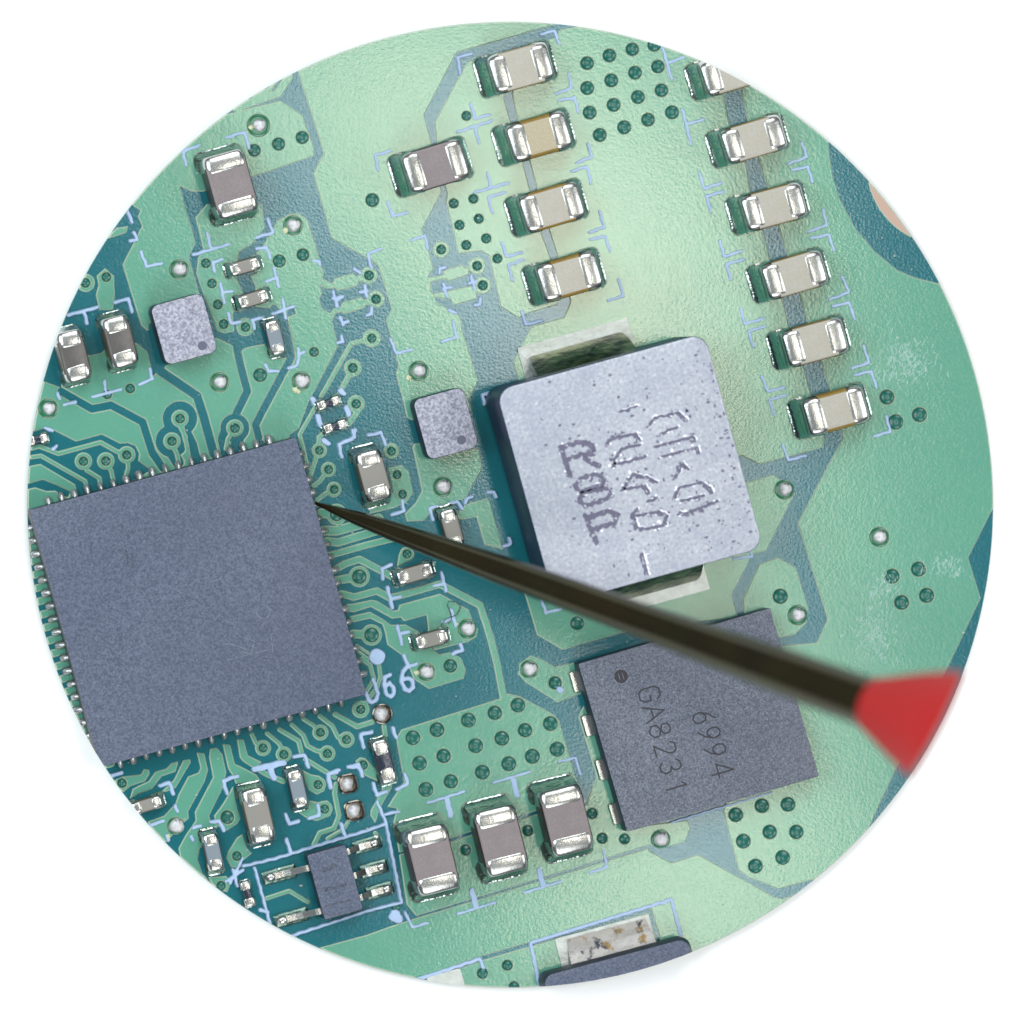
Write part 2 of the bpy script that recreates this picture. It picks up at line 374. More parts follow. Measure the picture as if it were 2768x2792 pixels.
POURS = """
A:1555,375 1690,800 1635,905 1730,1240|B:8,1243 185,1345 250,1385 322,1615 290,1675|R:1045,1050 1145,1400 1175,1530 1145,1595 1230,1915|E:400,455 425,470 740,430 725,365 775,265 690,0|R:1820,1010 1780,975 1700,935 1565,850 1560,820 1520,740 1510,650 1480,590 1535,520 1535,490 1450,170 1420,100 1470,0|B:585,1000 540,870 530,740 490,600 660,275 1180,128 1180,0|A:1555,0
B:545,640 680,385 715,325 900,270 920,400 908,508 943,636 1010,862 1045,992 1107,1225 1150,1340 1190,1590 1010,1645 985,1662 890,1600 830,1335 790,1310 670,1325 605,1055 610,1010 570,880 555,740
B:1255,1575 1222,1655 1050,1705 950,1900|E:950,160 1000,300 1300,700 1700,800|F:485,655 580,702 912,612 922,570 850,340 812,205|C:735,1710 705,1590 635,1360 600,1215 530,990 510,860 420,640 395,510 350,200 350,0|B:1290,140 1200,155 1180,195 960,270 950,500 980,632 1045,858 1080,985 1147,1215 1187,1335
C:490,500 515,620 575,840 620,970 680,1190 725,1330 790,1550 830,1680|F:905,180 945,300 1015,560 778,1010 935,1510 880,1632 690,1650 600,1800|I:390,800 470,1110 520,1150 680,1210 900,1150 1100,1100 1150,890 1285,600|F:1560,1770 1735,1400 1670,1190 1800,930 1950,700|C:1800,1600 1515,1480 1400,1452 1300,1410 1180,1310 1080,1190 1000,1040 962,920 945,800 940,740 800,300 470,300
F:530,790 650,755 750,822 765,852 612,1155 545,1167 435,1380 467,1500|E:1560,1572 1215,1670 1080,1592 1012,1360 1300,900
F:490,1410 578,1222 675,1187 770,1240 835,1450 825,1530 765,1590 680,1610 560,1600 500,1480
A:1170,600 1465,525 1580,600 1640,770 1640,815 1330,920 1060,1000 1005,1002 940,972 1022,1268 987,1342 1040,1530 1080,1700 780,1720 770,1727 737,1700 640,1382 742,1180 720,1130 735,1100 690,1070 500,950 900,550
A:540,1255 610,1190 670,1180 660,1215
A:1080,1065 1020,1135 1062,1300 1035,1345 1025,1430 1130,1725 1170,1742 1225,1730 1215,1640 1285,1510 1262,1440 1245,1350 1250,1315 1312,1282 1382,1190 1370,1070
A:1380,1275 1450,1150 1510,1117 1565,1115 1612,1150|R:225,0 300,230 398,560 380,612 350,690 385,760 350,810 370,900 400,950 455,970 520,975 480,1055 545,1310 475,1450 230,1915|D:1560,515 1505,555 1430,600 1330,600|A:1520,1850 1470,1660 1410,1610 1330,1600 1310,1520 1300,1440 1340,1420 1340,1320
D:180,250 320,300 330,130 470,132 530,118 590,60 715,68 772,115 800,240 840,200 1130,40 1215,80 1250,120 1262,108 1282,92 1385,70 1430,150 1510,140 1525,50 1540,100 1510,600 1400,700 300,950 100,950 60,600
R:370,600 470,660 500,640 505,610 700,555 740,590 770,560 800,640 760,650 740,690 540,740 510,710 430,720 360,690
R:380,930 460,975 500,920 575,900 590,860 790,805 820,840 860,800 900,880 830,890 815,920 610,985 580,960 520,970 470,1060
R:1490,600 1640,570 1645,525 1840,465 1870,500 1900,490 1915,560 1880,580 1700,640 1660,615 1490,650
R:1530,770 1690,740 1915,690 1990,690 1990,820 1930,840 1750,890 1720,830 1570,810
E:430,610 440,592 475,590 780,620 797,720 752,800 712,878 620,905 540,940 490,995 400,1000 390,960 445,905 480,840
E:680,930 720,905 822,878 835,890 905,1145 805,1120 765,975 690,992 650,985
E:300,720 375,705 410,740 435,850 400,900 330,930 200,960 250,880 330,850
H:372,378 900,212 930,190 990,203 1172,300 1197,330 1262,555 1290,660 1330,760 1080,800 985,835 750,905 635,945 360,1020 330,860 350,790 300,780 385,650 345,425
H:360,1030 635,962 750,922 985,850 1085,817 1340,770 1345,735 1392,625 1297,310 1325,250 1400,400 1600,880 1867,850 1882,892 1852,966 1780,985 1690,985 1660,982 1440,1050 450,1350 400,1290
G:1450,1575 1915,1450|H:330,1400 450,1362 1440,1064 1660,997|I:10,1015 120,1075 260,1030 655,1250 700,1262 900,1190 1000,1300|H:1900,1900 0,1900|G:1500,1800
E:985,1790 990,1740 1050,1697 1110,1720 1175,1757 1285,1735 1330,1800|H:1310,190 1190,237 1020,130 975,80
J:360,1140 440,1132 630,1093 680,1102 850,1207 905,1197 915,1145 1340,1030 1640,1195 1680,1310 1740,1400 1720,1480 1640,1530 1280,1620 1210,1500 1215,1390 1200,1252 965,1317 930,1277 840,1290 620,1167 440,1222 360,1215
J:400,1265 610,1218 740,1292 830,1357 980,1352 1110,1420 1200,1500 1260,1610 1330,1662 1450,1642 1560,1700 1612,1830|K:1585,385 1225,492 1060,385 1030,300 960,150 790,30|J:790,1560 765,1430 740,1350 610,1287 400,1335
J:890,750 910,620 940,570 1050,600 1040,680
J:1240,700 1300,690 1280,760
A:505,1440 550,1400 595,1440 600,1540 590,1620 520,1620 500,1540 515,1490
N:130,690 250,640 440,620 470,560 525,570 530,610 480,690 330,740 260,800 100,790
N:830,480 800,590 650,640 560,770 420,820 320,880 350,770 450,720 520,690 590,590 700,560 760,500
N:880,470 950,460 960,490 800,760 700,800 650,800 780,680
N:1020,390 1100,400 1140,580 1100,700 930,1010 940,1080 900,1110 820,1200 700,1330 560,1250 510,1110 680,1050 800,920 830,830 930,640 1040,600 1060,550
N:1160,350 1230,340 1290,410 1330,600 1280,790 1150,1050 1160,1090 1250,1150 1050,1400 1030,1500 1080,1650 1200,1780 850,1500 830,1390 900,1260 1010,1100 1000,1010 1190,650 1150,440
N:1290,300 1370,310 1420,510 1480,535 1640,620 1700,700 1430,720 1400,640 1350,560
N:1440,250 1510,255 1555,420 1700,490 1620,560 1500,480 1470,440
N:1400,740 1430,900 1480,1080 1450,1130 1330,1210 1230,1150 1200,1050 1270,960 1310,900
N:1500,1240 1550,1400 1600,1440 1500,1520 1480,1590 1380,1590 1330,1490 1350,1420 1440,1280
N:1140,1690 1330,1680 1380,1750 1340,1850 1200,1800
O:665,570 760,620 850,635 910,700 900,790 820,830 730,780 700,700
O:745,890 830,910 930,890 985,960 960,1050 820,1105 720,1080 620,1010 740,960
O:1220,480 1270,440 1330,450 1440,560 1480,700 1320,630
O:1490,690 1615,680 1600,760 1480,970 1430,1130 1380,1050 1380,1000 1500,780
"""
GAPS_POLY = """
Q:100,110 240,70 325,85 565,207 835,133 1020,228 1110,222 1185,255 1225,335 1213,410 1345,505 1200,600 590,790 555,655 195,440 40,470
Q:30,660 215,605 345,655 510,730 480,790 400,760 350,720 260,725 140,685 30,710
A:1505,1600 1535,1595 1545,1640 1500,1655
Q:1440,90 1560,30 1690,100 1640,260 1650,400 1560,420 1500,330 1420,250
D:1300,690 1350,560 1400,600 1500,700 900,860 880,760
"""
GAPS_LINE = """
46 D:800,-20 840,215 1030,345 1060,440 1118,650
40 D:1232,70 1255,180 1292,320 1235,435
38 A:1430,1610 1485,1680 1520,1860|D:1518,150 1370,425 1335,495 1352,560
40 D:320,320 480,412 580,392 745,480 795,640 850,720
180 D:940,462
170 D:898,580
60 D:900,560 905,650 930,690
60 D:960,520 1000,600 1020,680
150 D:1227,512
55 D:1190,500 1165,570 1180,640
55 D:1250,560 1225,620
70 A:1270,1440 1300,1510
20 H:380,1720 760,1582 1030,1502 1670,1322 1715,1475
"""
TRACES = """
42 A:1230,562 1450,490 1510,400
22 A:1330,505 1412,465 1450,410
24 D:940,462 975,600 985,660
24 D:940,500 970,560
24 D:898,590 925,650 935,700
24 D:1227,512 1190,570 1180,620
48 Q:90,280 180,255 380,335 820,215 990,310 1095,345
46 Q:1098,345 1110,480 1085,570
46 Q:637,415 680,510 810,590 820,660
46 Q:877,408 935,520 960,640
44 Q:60,375 200,355 660,620 690,730
50 R:895,1235 790,1265 680,1290 370,1840
56 R:700,1545 650,1640 560,1800
30 D:1857,385 1865,430 1820,490
22 D:1660,380 1565,545 1600,690 1615,720
24 D:1700,530 1665,560 1665,625 1640,700 1620,760
24 D:1716,725 1670,790 1635,815
24 D:1745,830 1690,860 1655,890
100 J:130,370 260,372 520,300 700,240
85 J:150,480 270,495 640,385 800,340
70 J:180,630 330,590 540,530 860,450
75 J:240,780 350,715 500,670 710,780 840,850
90 J:260,890 497,850
75 J:310,1030 440,1065 680,1000 810,1070 880,1060 1340,930 1760,1150 1870,1500 1935,1760|E:905,1915|H:912,205
90 J:430,1450 625,1460
32 J:470,1570 600,1655
32 J:480,1630 590,1710
45 K:520,180 610,240 650,390 570,520
45 K:700,230 720,370 680,480 600,590
100 J:100,190 260,200
44 O:258,342 180,290 140,200
44 O:475,410 430,300 300,190
44 O:857,180 790,110 680,40
48 O:1130,255 1040,230 980,110 850,10
48 O:930,400 810,370 720,320 680,210 560,100
50 O:430,150 630,270 660,390
50 O:700,460 1010,650
56 O:200,560 300,620 470,690
52 O:1020,720 1005,820 1050,1050 1000,1180 850,1230 790,1350
40 O:1150,1110 1100,1190 930,1290
55 O:1010,-10 1240,120 1400,70
50 O:1520,110 1535,210
40 K:512,705 580,620
22 G:1390,1260 1510,1220 1610,1280
45 O:1430,1230 1480,1300 1440,1370
26 D:1770,945
"""
ANNULI = """
24 B:203,1438 240,1562 768,1388 797,1490
23 B:580,1303
25 R:895,1235
25 A:1282,1708 448,1477
24 D:940,462 898,580 1227,512 1842,198 1860,385 436,685 553,684 662,652
21 D:1668,628 1716,728 1745,832
29 J:497,850 625,1460 260,200
20 J:995,615
22 E:320,632
22 O:258,342 475,410 857,180 1130,255 930,400 832,725 900,980
24 K:512,705
24 R:700,1545
"""
VIAS = """
34 B:1342,330 1458,290 1578,258 1692,235 1342,460 1468,420 1592,380 1712,348 1355,588 1480,548 1607,507 1730,472 1408,705 1535,665 1660,625 1785,587 220,1045
24 B:712,605 645,1062 748,1038 675,1175 776,1142 711,1280 815,1245 873,1350 580,1303 768,1388 797,1490 203,1438 240,1562
32 A:1328,785 1454,752 1578,718 1458,1363 1582,1330
24 A:1075,1375 1107,1480 1137,1590 1168,1692 1282,1708 1640,1838 555,1447 446,1477
24 D:560,336 680,305 940,462 898,580 1227,512 436,685 553,684 662,652 1842,198 1860,385
22 D:1668,628 1716,728 1745,832
34 D:1358,235
74 J:497,850 625,1460
45 J:995,615
70 J:260,200
22 E:320,632 350,755 378,857
34 E:1290,1530 1175,1842
70 K:1448,250
46 K:512,705
37 H:432,420 558,378 722,328 860,290 981,250 467,553 593,515 760,462 897,423 1018,381 1150,346 500,690 631,648 795,600 933,556 1056,517 1185,480
27 H:708,1005 1032,905 1368,815 1420,945 1537,948 795,1650 925,1608 960,1720
22 H:345,1303
36 I:455,822 592,775 728,768 495,960 633,912 772,912 558,1090 700,1045
38 F:1245,350 1415,442 1290,480 1272,1285 1410,1248 1322,1422 1452,1385 688,1390
46 O:258,342 475,410 857,180 1130,255 930,400 832,725 900,980 1303,520
48 N:240,710 1440,1470 1275,1780
70 N:1340,1065
44 R:895,1235 700,1545
"""
TESTPTS = """
33,58 A:1350,655
34,50 A:1530,1177
36,50 A:935,1407
33,50 D:1146,272 252,410
37,48 D:1573,266
34,50 E:462,214
36,50 E:590,818 718,1560
36,46 E:502,1785 1040,1770
40,45 G:918,882
34,50 F:710,832 1205,1080 778,1488
39,48 H:1725,950
"""
def lines(txt):
    for ln in txt.strip().splitlines():
        k, rest = ln.split(' ', 1); yield k, rest, TILE[rest.strip()[0]][2]
QC = Vector(pt('D', 1035, 1421)); QA = math.radians(15.3); QW, QH = 7.50, 7.24     # big chip: centre, turn, sides
e1 = Vector((math.cos(QA), math.sin(QA))); e2 = Vector((-math.sin(QA), math.cos(QA)))
PITCH = 0.367
def build_copper():
    f = Field(-13.3, -13.2, 13.5, 13.6, 0.021)
    for ln in POURS.strip().splitlines(): f.poly(path(ln))
    for ln in GAPS_POLY.strip().splitlines(): f.poly(path(ln), -1)
    for k, rest, sc in lines(GAPS_LINE): f.line(path(rest), float(k) / sc / 100, -1)
    for i in range(19):                                                    # short fan-out strips left of the big chip
        c = QC - e1 * (QW / 2) + e2 * (QH / 2 - 0.62 - i * PITCH)
        f.line([tuple(c + e1 * 0.3), tuple(c - e1 * 1.2)], 0.21)
    for k, rest, sc in lines(TRACES): f.line(path(rest), float(k) / sc / 100)
    for k, rest, sc in lines(ANNULI):
        for p in path(rest): f.line([p], 2 * float(k) / 100)
    for k, rest, sc in lines(VIAS):
        for p in path(rest): f.line([p], 2 * float(k) / sc / 100, -1)
    for k, rest, sc in lines(TESTPTS):
        for p in path(rest): f.line([p], 2 * float(k.split(',')[1]) / sc / 100, -1)
    X, Y = np.meshgrid(f.x, f.y); f.F = np.minimum(f.F, RAD - 0.004 - np.hypot(X - DISC[0], Y - DISC[1]))
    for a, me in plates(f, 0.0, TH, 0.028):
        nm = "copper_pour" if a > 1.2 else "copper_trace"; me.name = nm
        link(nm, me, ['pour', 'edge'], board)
build_copper()
def dish(r, prof, n=28):
    bm = bmesh.new(); loft(bm, cap=2, rings=[[(r * k * math.cos(2 * math.pi * i / n), r * k * math.sin(2 * math.pi * i / n), z) for i in range(n)] for k, z in prof]); return bm
seen = []
def in_disc(p, m=0.0): return math.hypot(p[0] - DISC[0], p[1] - DISC[1]) < RAD - m
for k, rest, sc in lines(VIAS):
    r = float(k) / sc / 100
    for p in path(rest):
        if not in_disc(p, -r) or any(math.hypot(p[0] - q[0], p[1] - q[1]) < 0.08 for q in seen): continue
        seen.append(p)
        dz = random.uniform(-0.10, 0.12); pl = random.choice((0.06, 0.10, 0.22, 0.30))
        bm = dish(r * random.uniform(0.96, 1.04), [(1.0, TH - 0.012), (0.93, TH + 0.006), (0.86, TH * 0.84), (0.7, TH * (0.56 + dz)), (0.5, TH * (0.34 + dz)), (0.3, TH * (0.20 + dz * 0.5)), (0.12, TH * (0.08 + pl)), (0.02, TH * (0.07 + pl))])
        part("via", bm, 'via', board, loc=(p[0], p[1], 0), rot=0)
for k, rest, sc in lines(TESTPTS):
    a, b = (float(q) / sc / 100 for q in k.split(','))
    for p in path(rest):
        bm = dish(b, [(1.0, 0.01), (0.98, TH + 0.006), (0.86, TH - 0.004), (0.78, 0.006), (0.3, 0.005)])
        o = part("test_point", bm, 'ring', board, loc=(p[0], p[1], 0), rot=0)
        bm = bmesh.new(); n = 20; rings = []
        for t in range(6):
            th = t / 5 * math.pi / 2 * 0.97
            rings.append([(a * math.cos(th) * (1 + 0.06 * math.sin(3 * u + p[0])) * math.cos(u), a * math.cos(th) * (1 + 0.06 * math.sin(3 * u + p[0])) * math.sin(u), 0.005 + a * 0.6 * math.sin(th)) for u in (2 * math.pi * i / n for i in range(n))])
        loft(bm, rings); part("solder_dome", bm, 'dome', o, cut=False, loc=(0.03, 0.01, 0), rot=0)
# mounting hole at the upper right rim
f = Field(*(np.array(pt('C', 900, 1700)) - [0, 1]), *(np.array(pt('C', 1915, 500))), 0.03)
hc = pt('C', 1560, 862); f.line([hc], 2 * 4.22 / 1.915)
X, Y = np.meshgrid(f.x, f.y); f.F = np.minimum(f.F, RAD - 0.004 - np.hypot(X - DISC[0], Y - DISC[1]))
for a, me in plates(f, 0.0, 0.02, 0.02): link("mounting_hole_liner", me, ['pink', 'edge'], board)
# ------------------------------------------------------------------ pale printed marks
SILK = """
20 A:1180,720 1275,690 1300,775;A:1040,760 955,790 970,860;A:1395,1140 1425,1215 1335,1240;A:1080,1215 1100,1295+A:1010,1330 1195,1275;A:1340,1300 1390,1290 1410,1345;A:735,1315 765,1392 845,1375;A:1160,1355 1110,1370 1120,1420;A:1150,1480 1170,1580+A:1160,1530 1210,1520
20 A:1430,1400 1455,1500+A:1390,1470 1445,1450;A:1475,1560 1490,1660+A:1425,1640 1530,1600;A:1190,1635 1205,1690 1255,1680;A:1370,1660 1315,1670 1330,1715;A:1635,1360 1665,1365 1670,1385;A:1740,1525 1760,1600+A:1750,1570 1790,1550;A:1780,1660 1790,1695;A:600,1580 670,1560 690,1630;A:360,1645 510,1605+A:440,1630 455,1690;A:665,1100 690,1160;A:680,1260 715,1250 700,1215
19 B:315,790 235,810 250,890;B:300,1055 325,1130 405,1110;B:680,385 665,300 740,280;B:1100,180 1170,160 1195,230;B:1245,385 1260,460 1180,490;B:1190,525 1275,510 1295,585;B:735,545 755,620 835,598;B:665,690 845,630+B:755,670 775,745;B:1345,750 1365,820 1285,850;B:1260,895 1340,870 1360,955;B:820,905 840,980+B:755,1005 930,955;B:910,1005 825,1030 845,1110
19 B:1405,1105 1430,1185 1350,1215;B:1360,1250 1435,1235 1460,1310;B:895,1265 920,1340 1000,1318;B:1010,1355 930,1385 950,1465;B:1505,1460 1530,1545 1450,1570;B:1000,1625 1020,1695 1105,1675;B:640,1680 660,1760 580,1785;B:315,1770 345,1845 425,1825;B:265,1300 195,1325 215,1400;B:425,1255 495,1230 510,1300
20 B:568,1425 572,1400 600,1395;B:735,1440 755,1510+B:725,1480 760,1470;B:590,1480 610,1550+B:590,1510 630,1500;B:620,1620 655,1635;B:785,1560 780,1590 755,1595;B:125,1405 155,1425;B:180,1490 190,1550+B:155,1525 195,1520;B:20,1540 40,1600+B:15,1560 55,1550;B:215,1605 215,1640 190,1645;B:50,1660 65,1685 95,1680;B:60,1755 65,1785 40,1790
19 C:70,240 120,415+C:100,330 180,300;C:175,570 220,750+C:195,650 285,625;C:265,905 290,985 380,955;C:390,1000 300,1025 325,1105;C:370,1260 395,1340 485,1310;C:495,1355 405,1380 430,1460;C:480,1610 500,1690 600,1665;C:605,1705 520,1730 545,1810;C:800,745 825,820 730,855;C:745,890 830,870 855,950;C:910,1095 930,1175 835,1210;C:850,1245 940,1225 965,1305;C:1010,1445 1045,1525 945,1565;C:960,1600 1045,1580 1075,1665
19 F:1120,80 1150,170 1060,200;F:1075,235 1160,215 1190,300;F:590,240 620,320 705,300;F:715,340 630,365 655,445;F:700,600 730,680 820,655;F:1240,450 1260,530 1175,555;F:525,1135 540,1180 445,1195
20 E:880,315 795,340 805,385;E:200,550 265,535 290,600;E:115,570 45,595 60,665;E:130,520 125,555 100,575;E:375,890 385,945 320,965;E:560,920 520,930 535,990;E:625,905 665,895 690,935;E:705,905 715,880 740,870;E:825,845 855,845 865,870;E:935,1085 940,1115 905,1130;E:1105,1410 1125,1475 1205,1455;E:275,1300 270,1245 320,1225;E:580,1265 605,1360+E:540,1335 600,1325
22 E:300,1345 325,1450+E:320,1405 365,1390;E:350,1545 375,1640+E:365,1585 410,1575;E:630,1460 655,1540+E:590,1525 645,1500;E:680,1640 690,1670 640,1690;E:385,1700 410,1760 450,1740
44 K:625,940 510,970 540,1100;K:845,900 880,1000;K:380,1310 490,1280 530,1400;K:970,1380 1000,1480 890,1540;K:640,1480 680,1600 780,1560;K:280,1340 170,1380 200,1510
18 H:510,760 700,700;H:850,655 1040,598;H:1195,545 1280,525 1305,610;H:665,1340 860,1280;H:1010,1230 1205,1170;H:1425,1010 1445,1095 1355,1125;H:285,820 360,805;H:390,1330 430,1410 510,1385
32 H:608,735 628,825;H:955,640 975,720;H:740,1220 760,1300;H:1090,1110 1110,1190
19 H:245,755 290,860 372,1280
22 H:1045,1490 1780,1265 1830,1450;H:1045,1490 1095,1730;H:430,1690 780,1575 800,1620
15 I:120,862 640,705
18 G:1270,1090 1440,1050 1915,905|H:290,870;G:1330,1100 1410,1390;G:1520,1455 1915,1325|H:330,1290 372,1280;G:1200,1180 1265,1050+G:1180,1170 1270,1110+G:1215,1110 1240,1195
22 G:1495,950 1520,1025;G:1490,820 1510,870 1560,855;G:1535,520 1590,510 1610,575;G:1760,600 1710,610 1725,680;G:1830,575 1870,570 1890,610;G:1240,620 1165,645 1185,710;G:835,670 885,655 905,715;G:915,775 925,805;G:1100,860 1145,855 1170,905;G:790,875 850,855;G:1010,890 1045,880;G:1000,935 1005,955;G:870,930 880,955;G:1660,770 1665,825 1615,840;G:1780,870 1800,930;G:1360,1320 1395,1330;G:580,620 635,602
34 G:1330,585 1480,550+G:1405,570 1430,630
20 D:780,200 795,255 725,285;D:545,265 550,310+D:480,350 630,310;D:300,330 312,360;D:335,390 395,375;D:235,510 275,525;D:275,625 295,605;D:1385,180 1400,215 1450,215;D:1555,95 1560,150 1550,185 1505,200+D:1560,125 1590,115;D:1770,315 1795,330;D:1840,525 1850,560 1770,595 1785,665
30 D:1630,360 1640,378;D:1660,450 1672,495;D:1808,405 1820,440;D:1690,575 1712,592;E:55,315 70,330
84 E:245,1705
50 H:330,1355+H:355,1365+H:340,1340
40 H:1200,170
"""
LETTERS = """
46 K:640,390 690,540 668,610 625,630 585,600 565,530;K:815,345 765,365 752,450 785,555 825,572 858,540 850,470 812,432 765,460;K:1000,250 950,310 935,400 965,490 1018,515 1058,470 1050,400 1005,375 950,400
"""
def ribbon(strokes, z0, z1, w=0.02, h=0.016):
    allp = [p for s, _ in strokes for p in s]; pad = 0.3
    f = Field(min(p[0] for p in allp) - pad, min(p[1] for p in allp) - pad, max(p[0] for p in allp) + pad, max(p[1] for p in allp) + pad, h)
    for s, wd in strokes: f.line(s, wd)
    return f
def marks(txt, name):
    for k, rest, _ in lines(txt):
        for mark in rest.split(';'):
            sts = [(path(q), 1.06 * float(k) / TILE[q.strip()[0]][2] / 100) for q in mark.split('+')]
            f = ribbon(sts, 0, 0)
            X, Y = np.meshgrid(f.x, f.y)
            f.F += 0.012 * np.sin(X * 17 + Y * 9) * np.sin(Y * 21 - X * 6)
            f.F = np.minimum(f.F, RAD - 0.004 - np.hypot(X - DISC[0], Y - DISC[1]))
            for a, me in plates(f, 0.004, TH + 0.030 + random.random() * 0.012, 0.022, 0.003):
                me.name = name; link(name, me, ['silk', 'silk'], board)
marks(SILK, "printed_mark"); marks(LETTERS, "printed_letter")
# rippled flux film and crumbs of flux
def flux(x0, x1, y0, y1, n, ang):
    bm = bmesh.new()
    for i in range(n):
        u, v = random.gauss(0, 0.22), random.gauss(0, 0.22)
        p = pt('F', (x0 + x1) / 2 + (x1 - x0) * u, (y0 + y1) / 2 + (y1 - y0) * v)
        if not in_disc(p, 0.15): continue
        L = random.uniform(0.04, 0.12); a = math.radians(ang + random.gauss(0, 28)); w = random.uniform(0.010, 0.020)
        dx, dy = math.cos(a), math.sin(a); hgt = TH + random.uniform(0.008, 0.016)
        r = [bm.verts.new((p[0] + dx * L * q - dy * w * z, p[1] + dy * L * q + dx * w * z, TH - 0.004 if zz == 0 else hgt)) for q, z, zz in ((-1, 0, 0), (-0.4, -1, 0), (0.4, -1, 0), (1, 0, 0), (0.4, 1, 0), (-0.4, 1, 0), (-0.4, 0, 1), (0.4, 0, 1))]
        for f in ((0, 1, 6), (1, 2, 7, 6), (2, 3, 7), (3, 4, 7), (4, 5, 6, 7), (5, 0, 6)): bm.faces.new([r[k] for k in f])
    o = part("flux_residue", bm, 'flux', board, cut=False); o['kind'] = 'stuff'
flux(1170, 1500, 30, 260, 190, 75); flux(1180, 1480, 160, 320, 90, 80); flux(1400, 1680, 1150, 1300, 80, 85); flux(1080, 1330, 1250, 1480, 110, 80); flux(1020, 1320, 1420, 1780, 190, 80)
for t_, x, y, r in (('D', 1540, 312, 0.10), ('D', 1556, 322, 0.07), ('E', 408, 250, 0.10), ('K', 1090, 320, 0.09), ('N', 720, 1265, 0.08), ('A', 1310, 665, 0.09), ('A', 1490, 1205, 0.10), ('J', 1520, 1345, 0.05)):
    p = pt(t_, x, y); bm = bmesh.new(); n = 7
    loft(bm, [[(p[0] + r * k * random.uniform(0.5, 1.2) * math.cos(2 * math.pi * i / n), p[1] + r * k * random.uniform(0.5, 1.2) * math.sin(2 * math.pi * i / n), z) for i in range(n)] for k, z in ((1.0, TH - 0.01), (0.8, TH + 0.03), (0.3, TH + 0.045))])
    part("flux_crumb", bm, 'crumb', board, smooth=False)
bm = bmesh.new()
for i in range(260):
    a, q = random.uniform(0, 6.283), RAD * math.sqrt(random.random()) * 0.985
    x, y = DISC[0] + q * math.cos(a), DISC[1] + q * math.sin(a); r = random.choice((0.012, 0.016, 0.02, 0.03)); z = TH + 0.004
    el = random.uniform(0.5, 1.8); vs = [bm.verts.new((x + r * el * math.cos(a + k * 1.26), y + r * math.sin(a + k * 1.26), z)) for k in range(5)]
    tp = bm.verts.new((x, y, z + r * 0.8))
    for k in range(5): bm.faces.new((vs[k], vs[(k + 1) % 5], tp))
o = part("dust", bm, 'dust', board, cut=False); o['kind'] = 'stuff'
# bare tinned pads without a part on them
def square_pad(c, ang, w, dome=True):
    bm = bmesh.new(); rr = rrect(w, w, w * 0.3)
    loft(bm, [[(x, y, 0.004) for x, y in rr], [(x, y, 0.075) for x, y in rr], [(x * 0.9, y * 0.9, 0.09) for x, y in rr], [(x * 0.78, y * 0.78, 0.035) for x, y in rr], [(x * 0.3, y * 0.3, 0.03) for x, y in rr]])
    o = part("bare_pad", bm, 'darkring', board, loc=(c[0], c[1], 0), rot=ang)
    if dome and o:
        bm = bmesh.new(); n = 18; rings = []
        for t in range(5):
            th = t / 4 * math.pi / 2 * 0.95
            rings.append([(w * 0.30 * math.cos(th) * (1 + 0.15 * math.sin(2 * u + 1) + 0.08 * math.sin(5 * u)) * math.cos(u), w * 0.36 * math.cos(th) * math.sin(u), 0.03 + w * 0.3 * math.sin(th)) for u in (2 * math.pi * i / n for i in range(n))])
        loft(bm, rings); part("solder_dome", bm, 'dome', o, cut=False, loc=(-0.02, 0, 0), rot=0)
square_pad(pt('O', 1140, 715), math.radians(12), 0.52); square_pad(pt('O', 1208, 995), math.radians(12), 0.54)
p = pt('K', 733, 752)
bm = dish(0.275, [(1.0, 0.004), (0.98, 0.09), (0.9, 0.10), (0.78, 0.03), (0.3, 0.025)])
o = part("test_point", bm, 'darkring', board, loc=(p[0], p[1], 0), rot=0)
bm = bmesh.new(); n = 20
loft(bm, [[(0.19 * math.cos(t) * (1 + 0.1 * math.sin(3 * u)) * math.cos(u), 0.20 * math.cos(t) * math.sin(u), 0.02 + 0.16 * math.sin(t)) for u in (2 * math.pi * i / n for i in range(n))] for t in (0, 0.4, 0.8, 1.2, 1.5)])
part("solder_dome", bm, 'dome', o, cut=False, loc=(-0.03, -0.01, 0), rot=0)
# a tinned pad cut by the lower rim
bm = bmesh.new(); loft(bm, [[(x, y, z) for x, y in rrect(0.95, 0.8, 0.08)] for z in (0.01, 0.075)])
part("bare_pad", bm, 'pad', board, smooth=False, loc=(*pt('H', 610, 1720), 0), rot=math.radians(16))
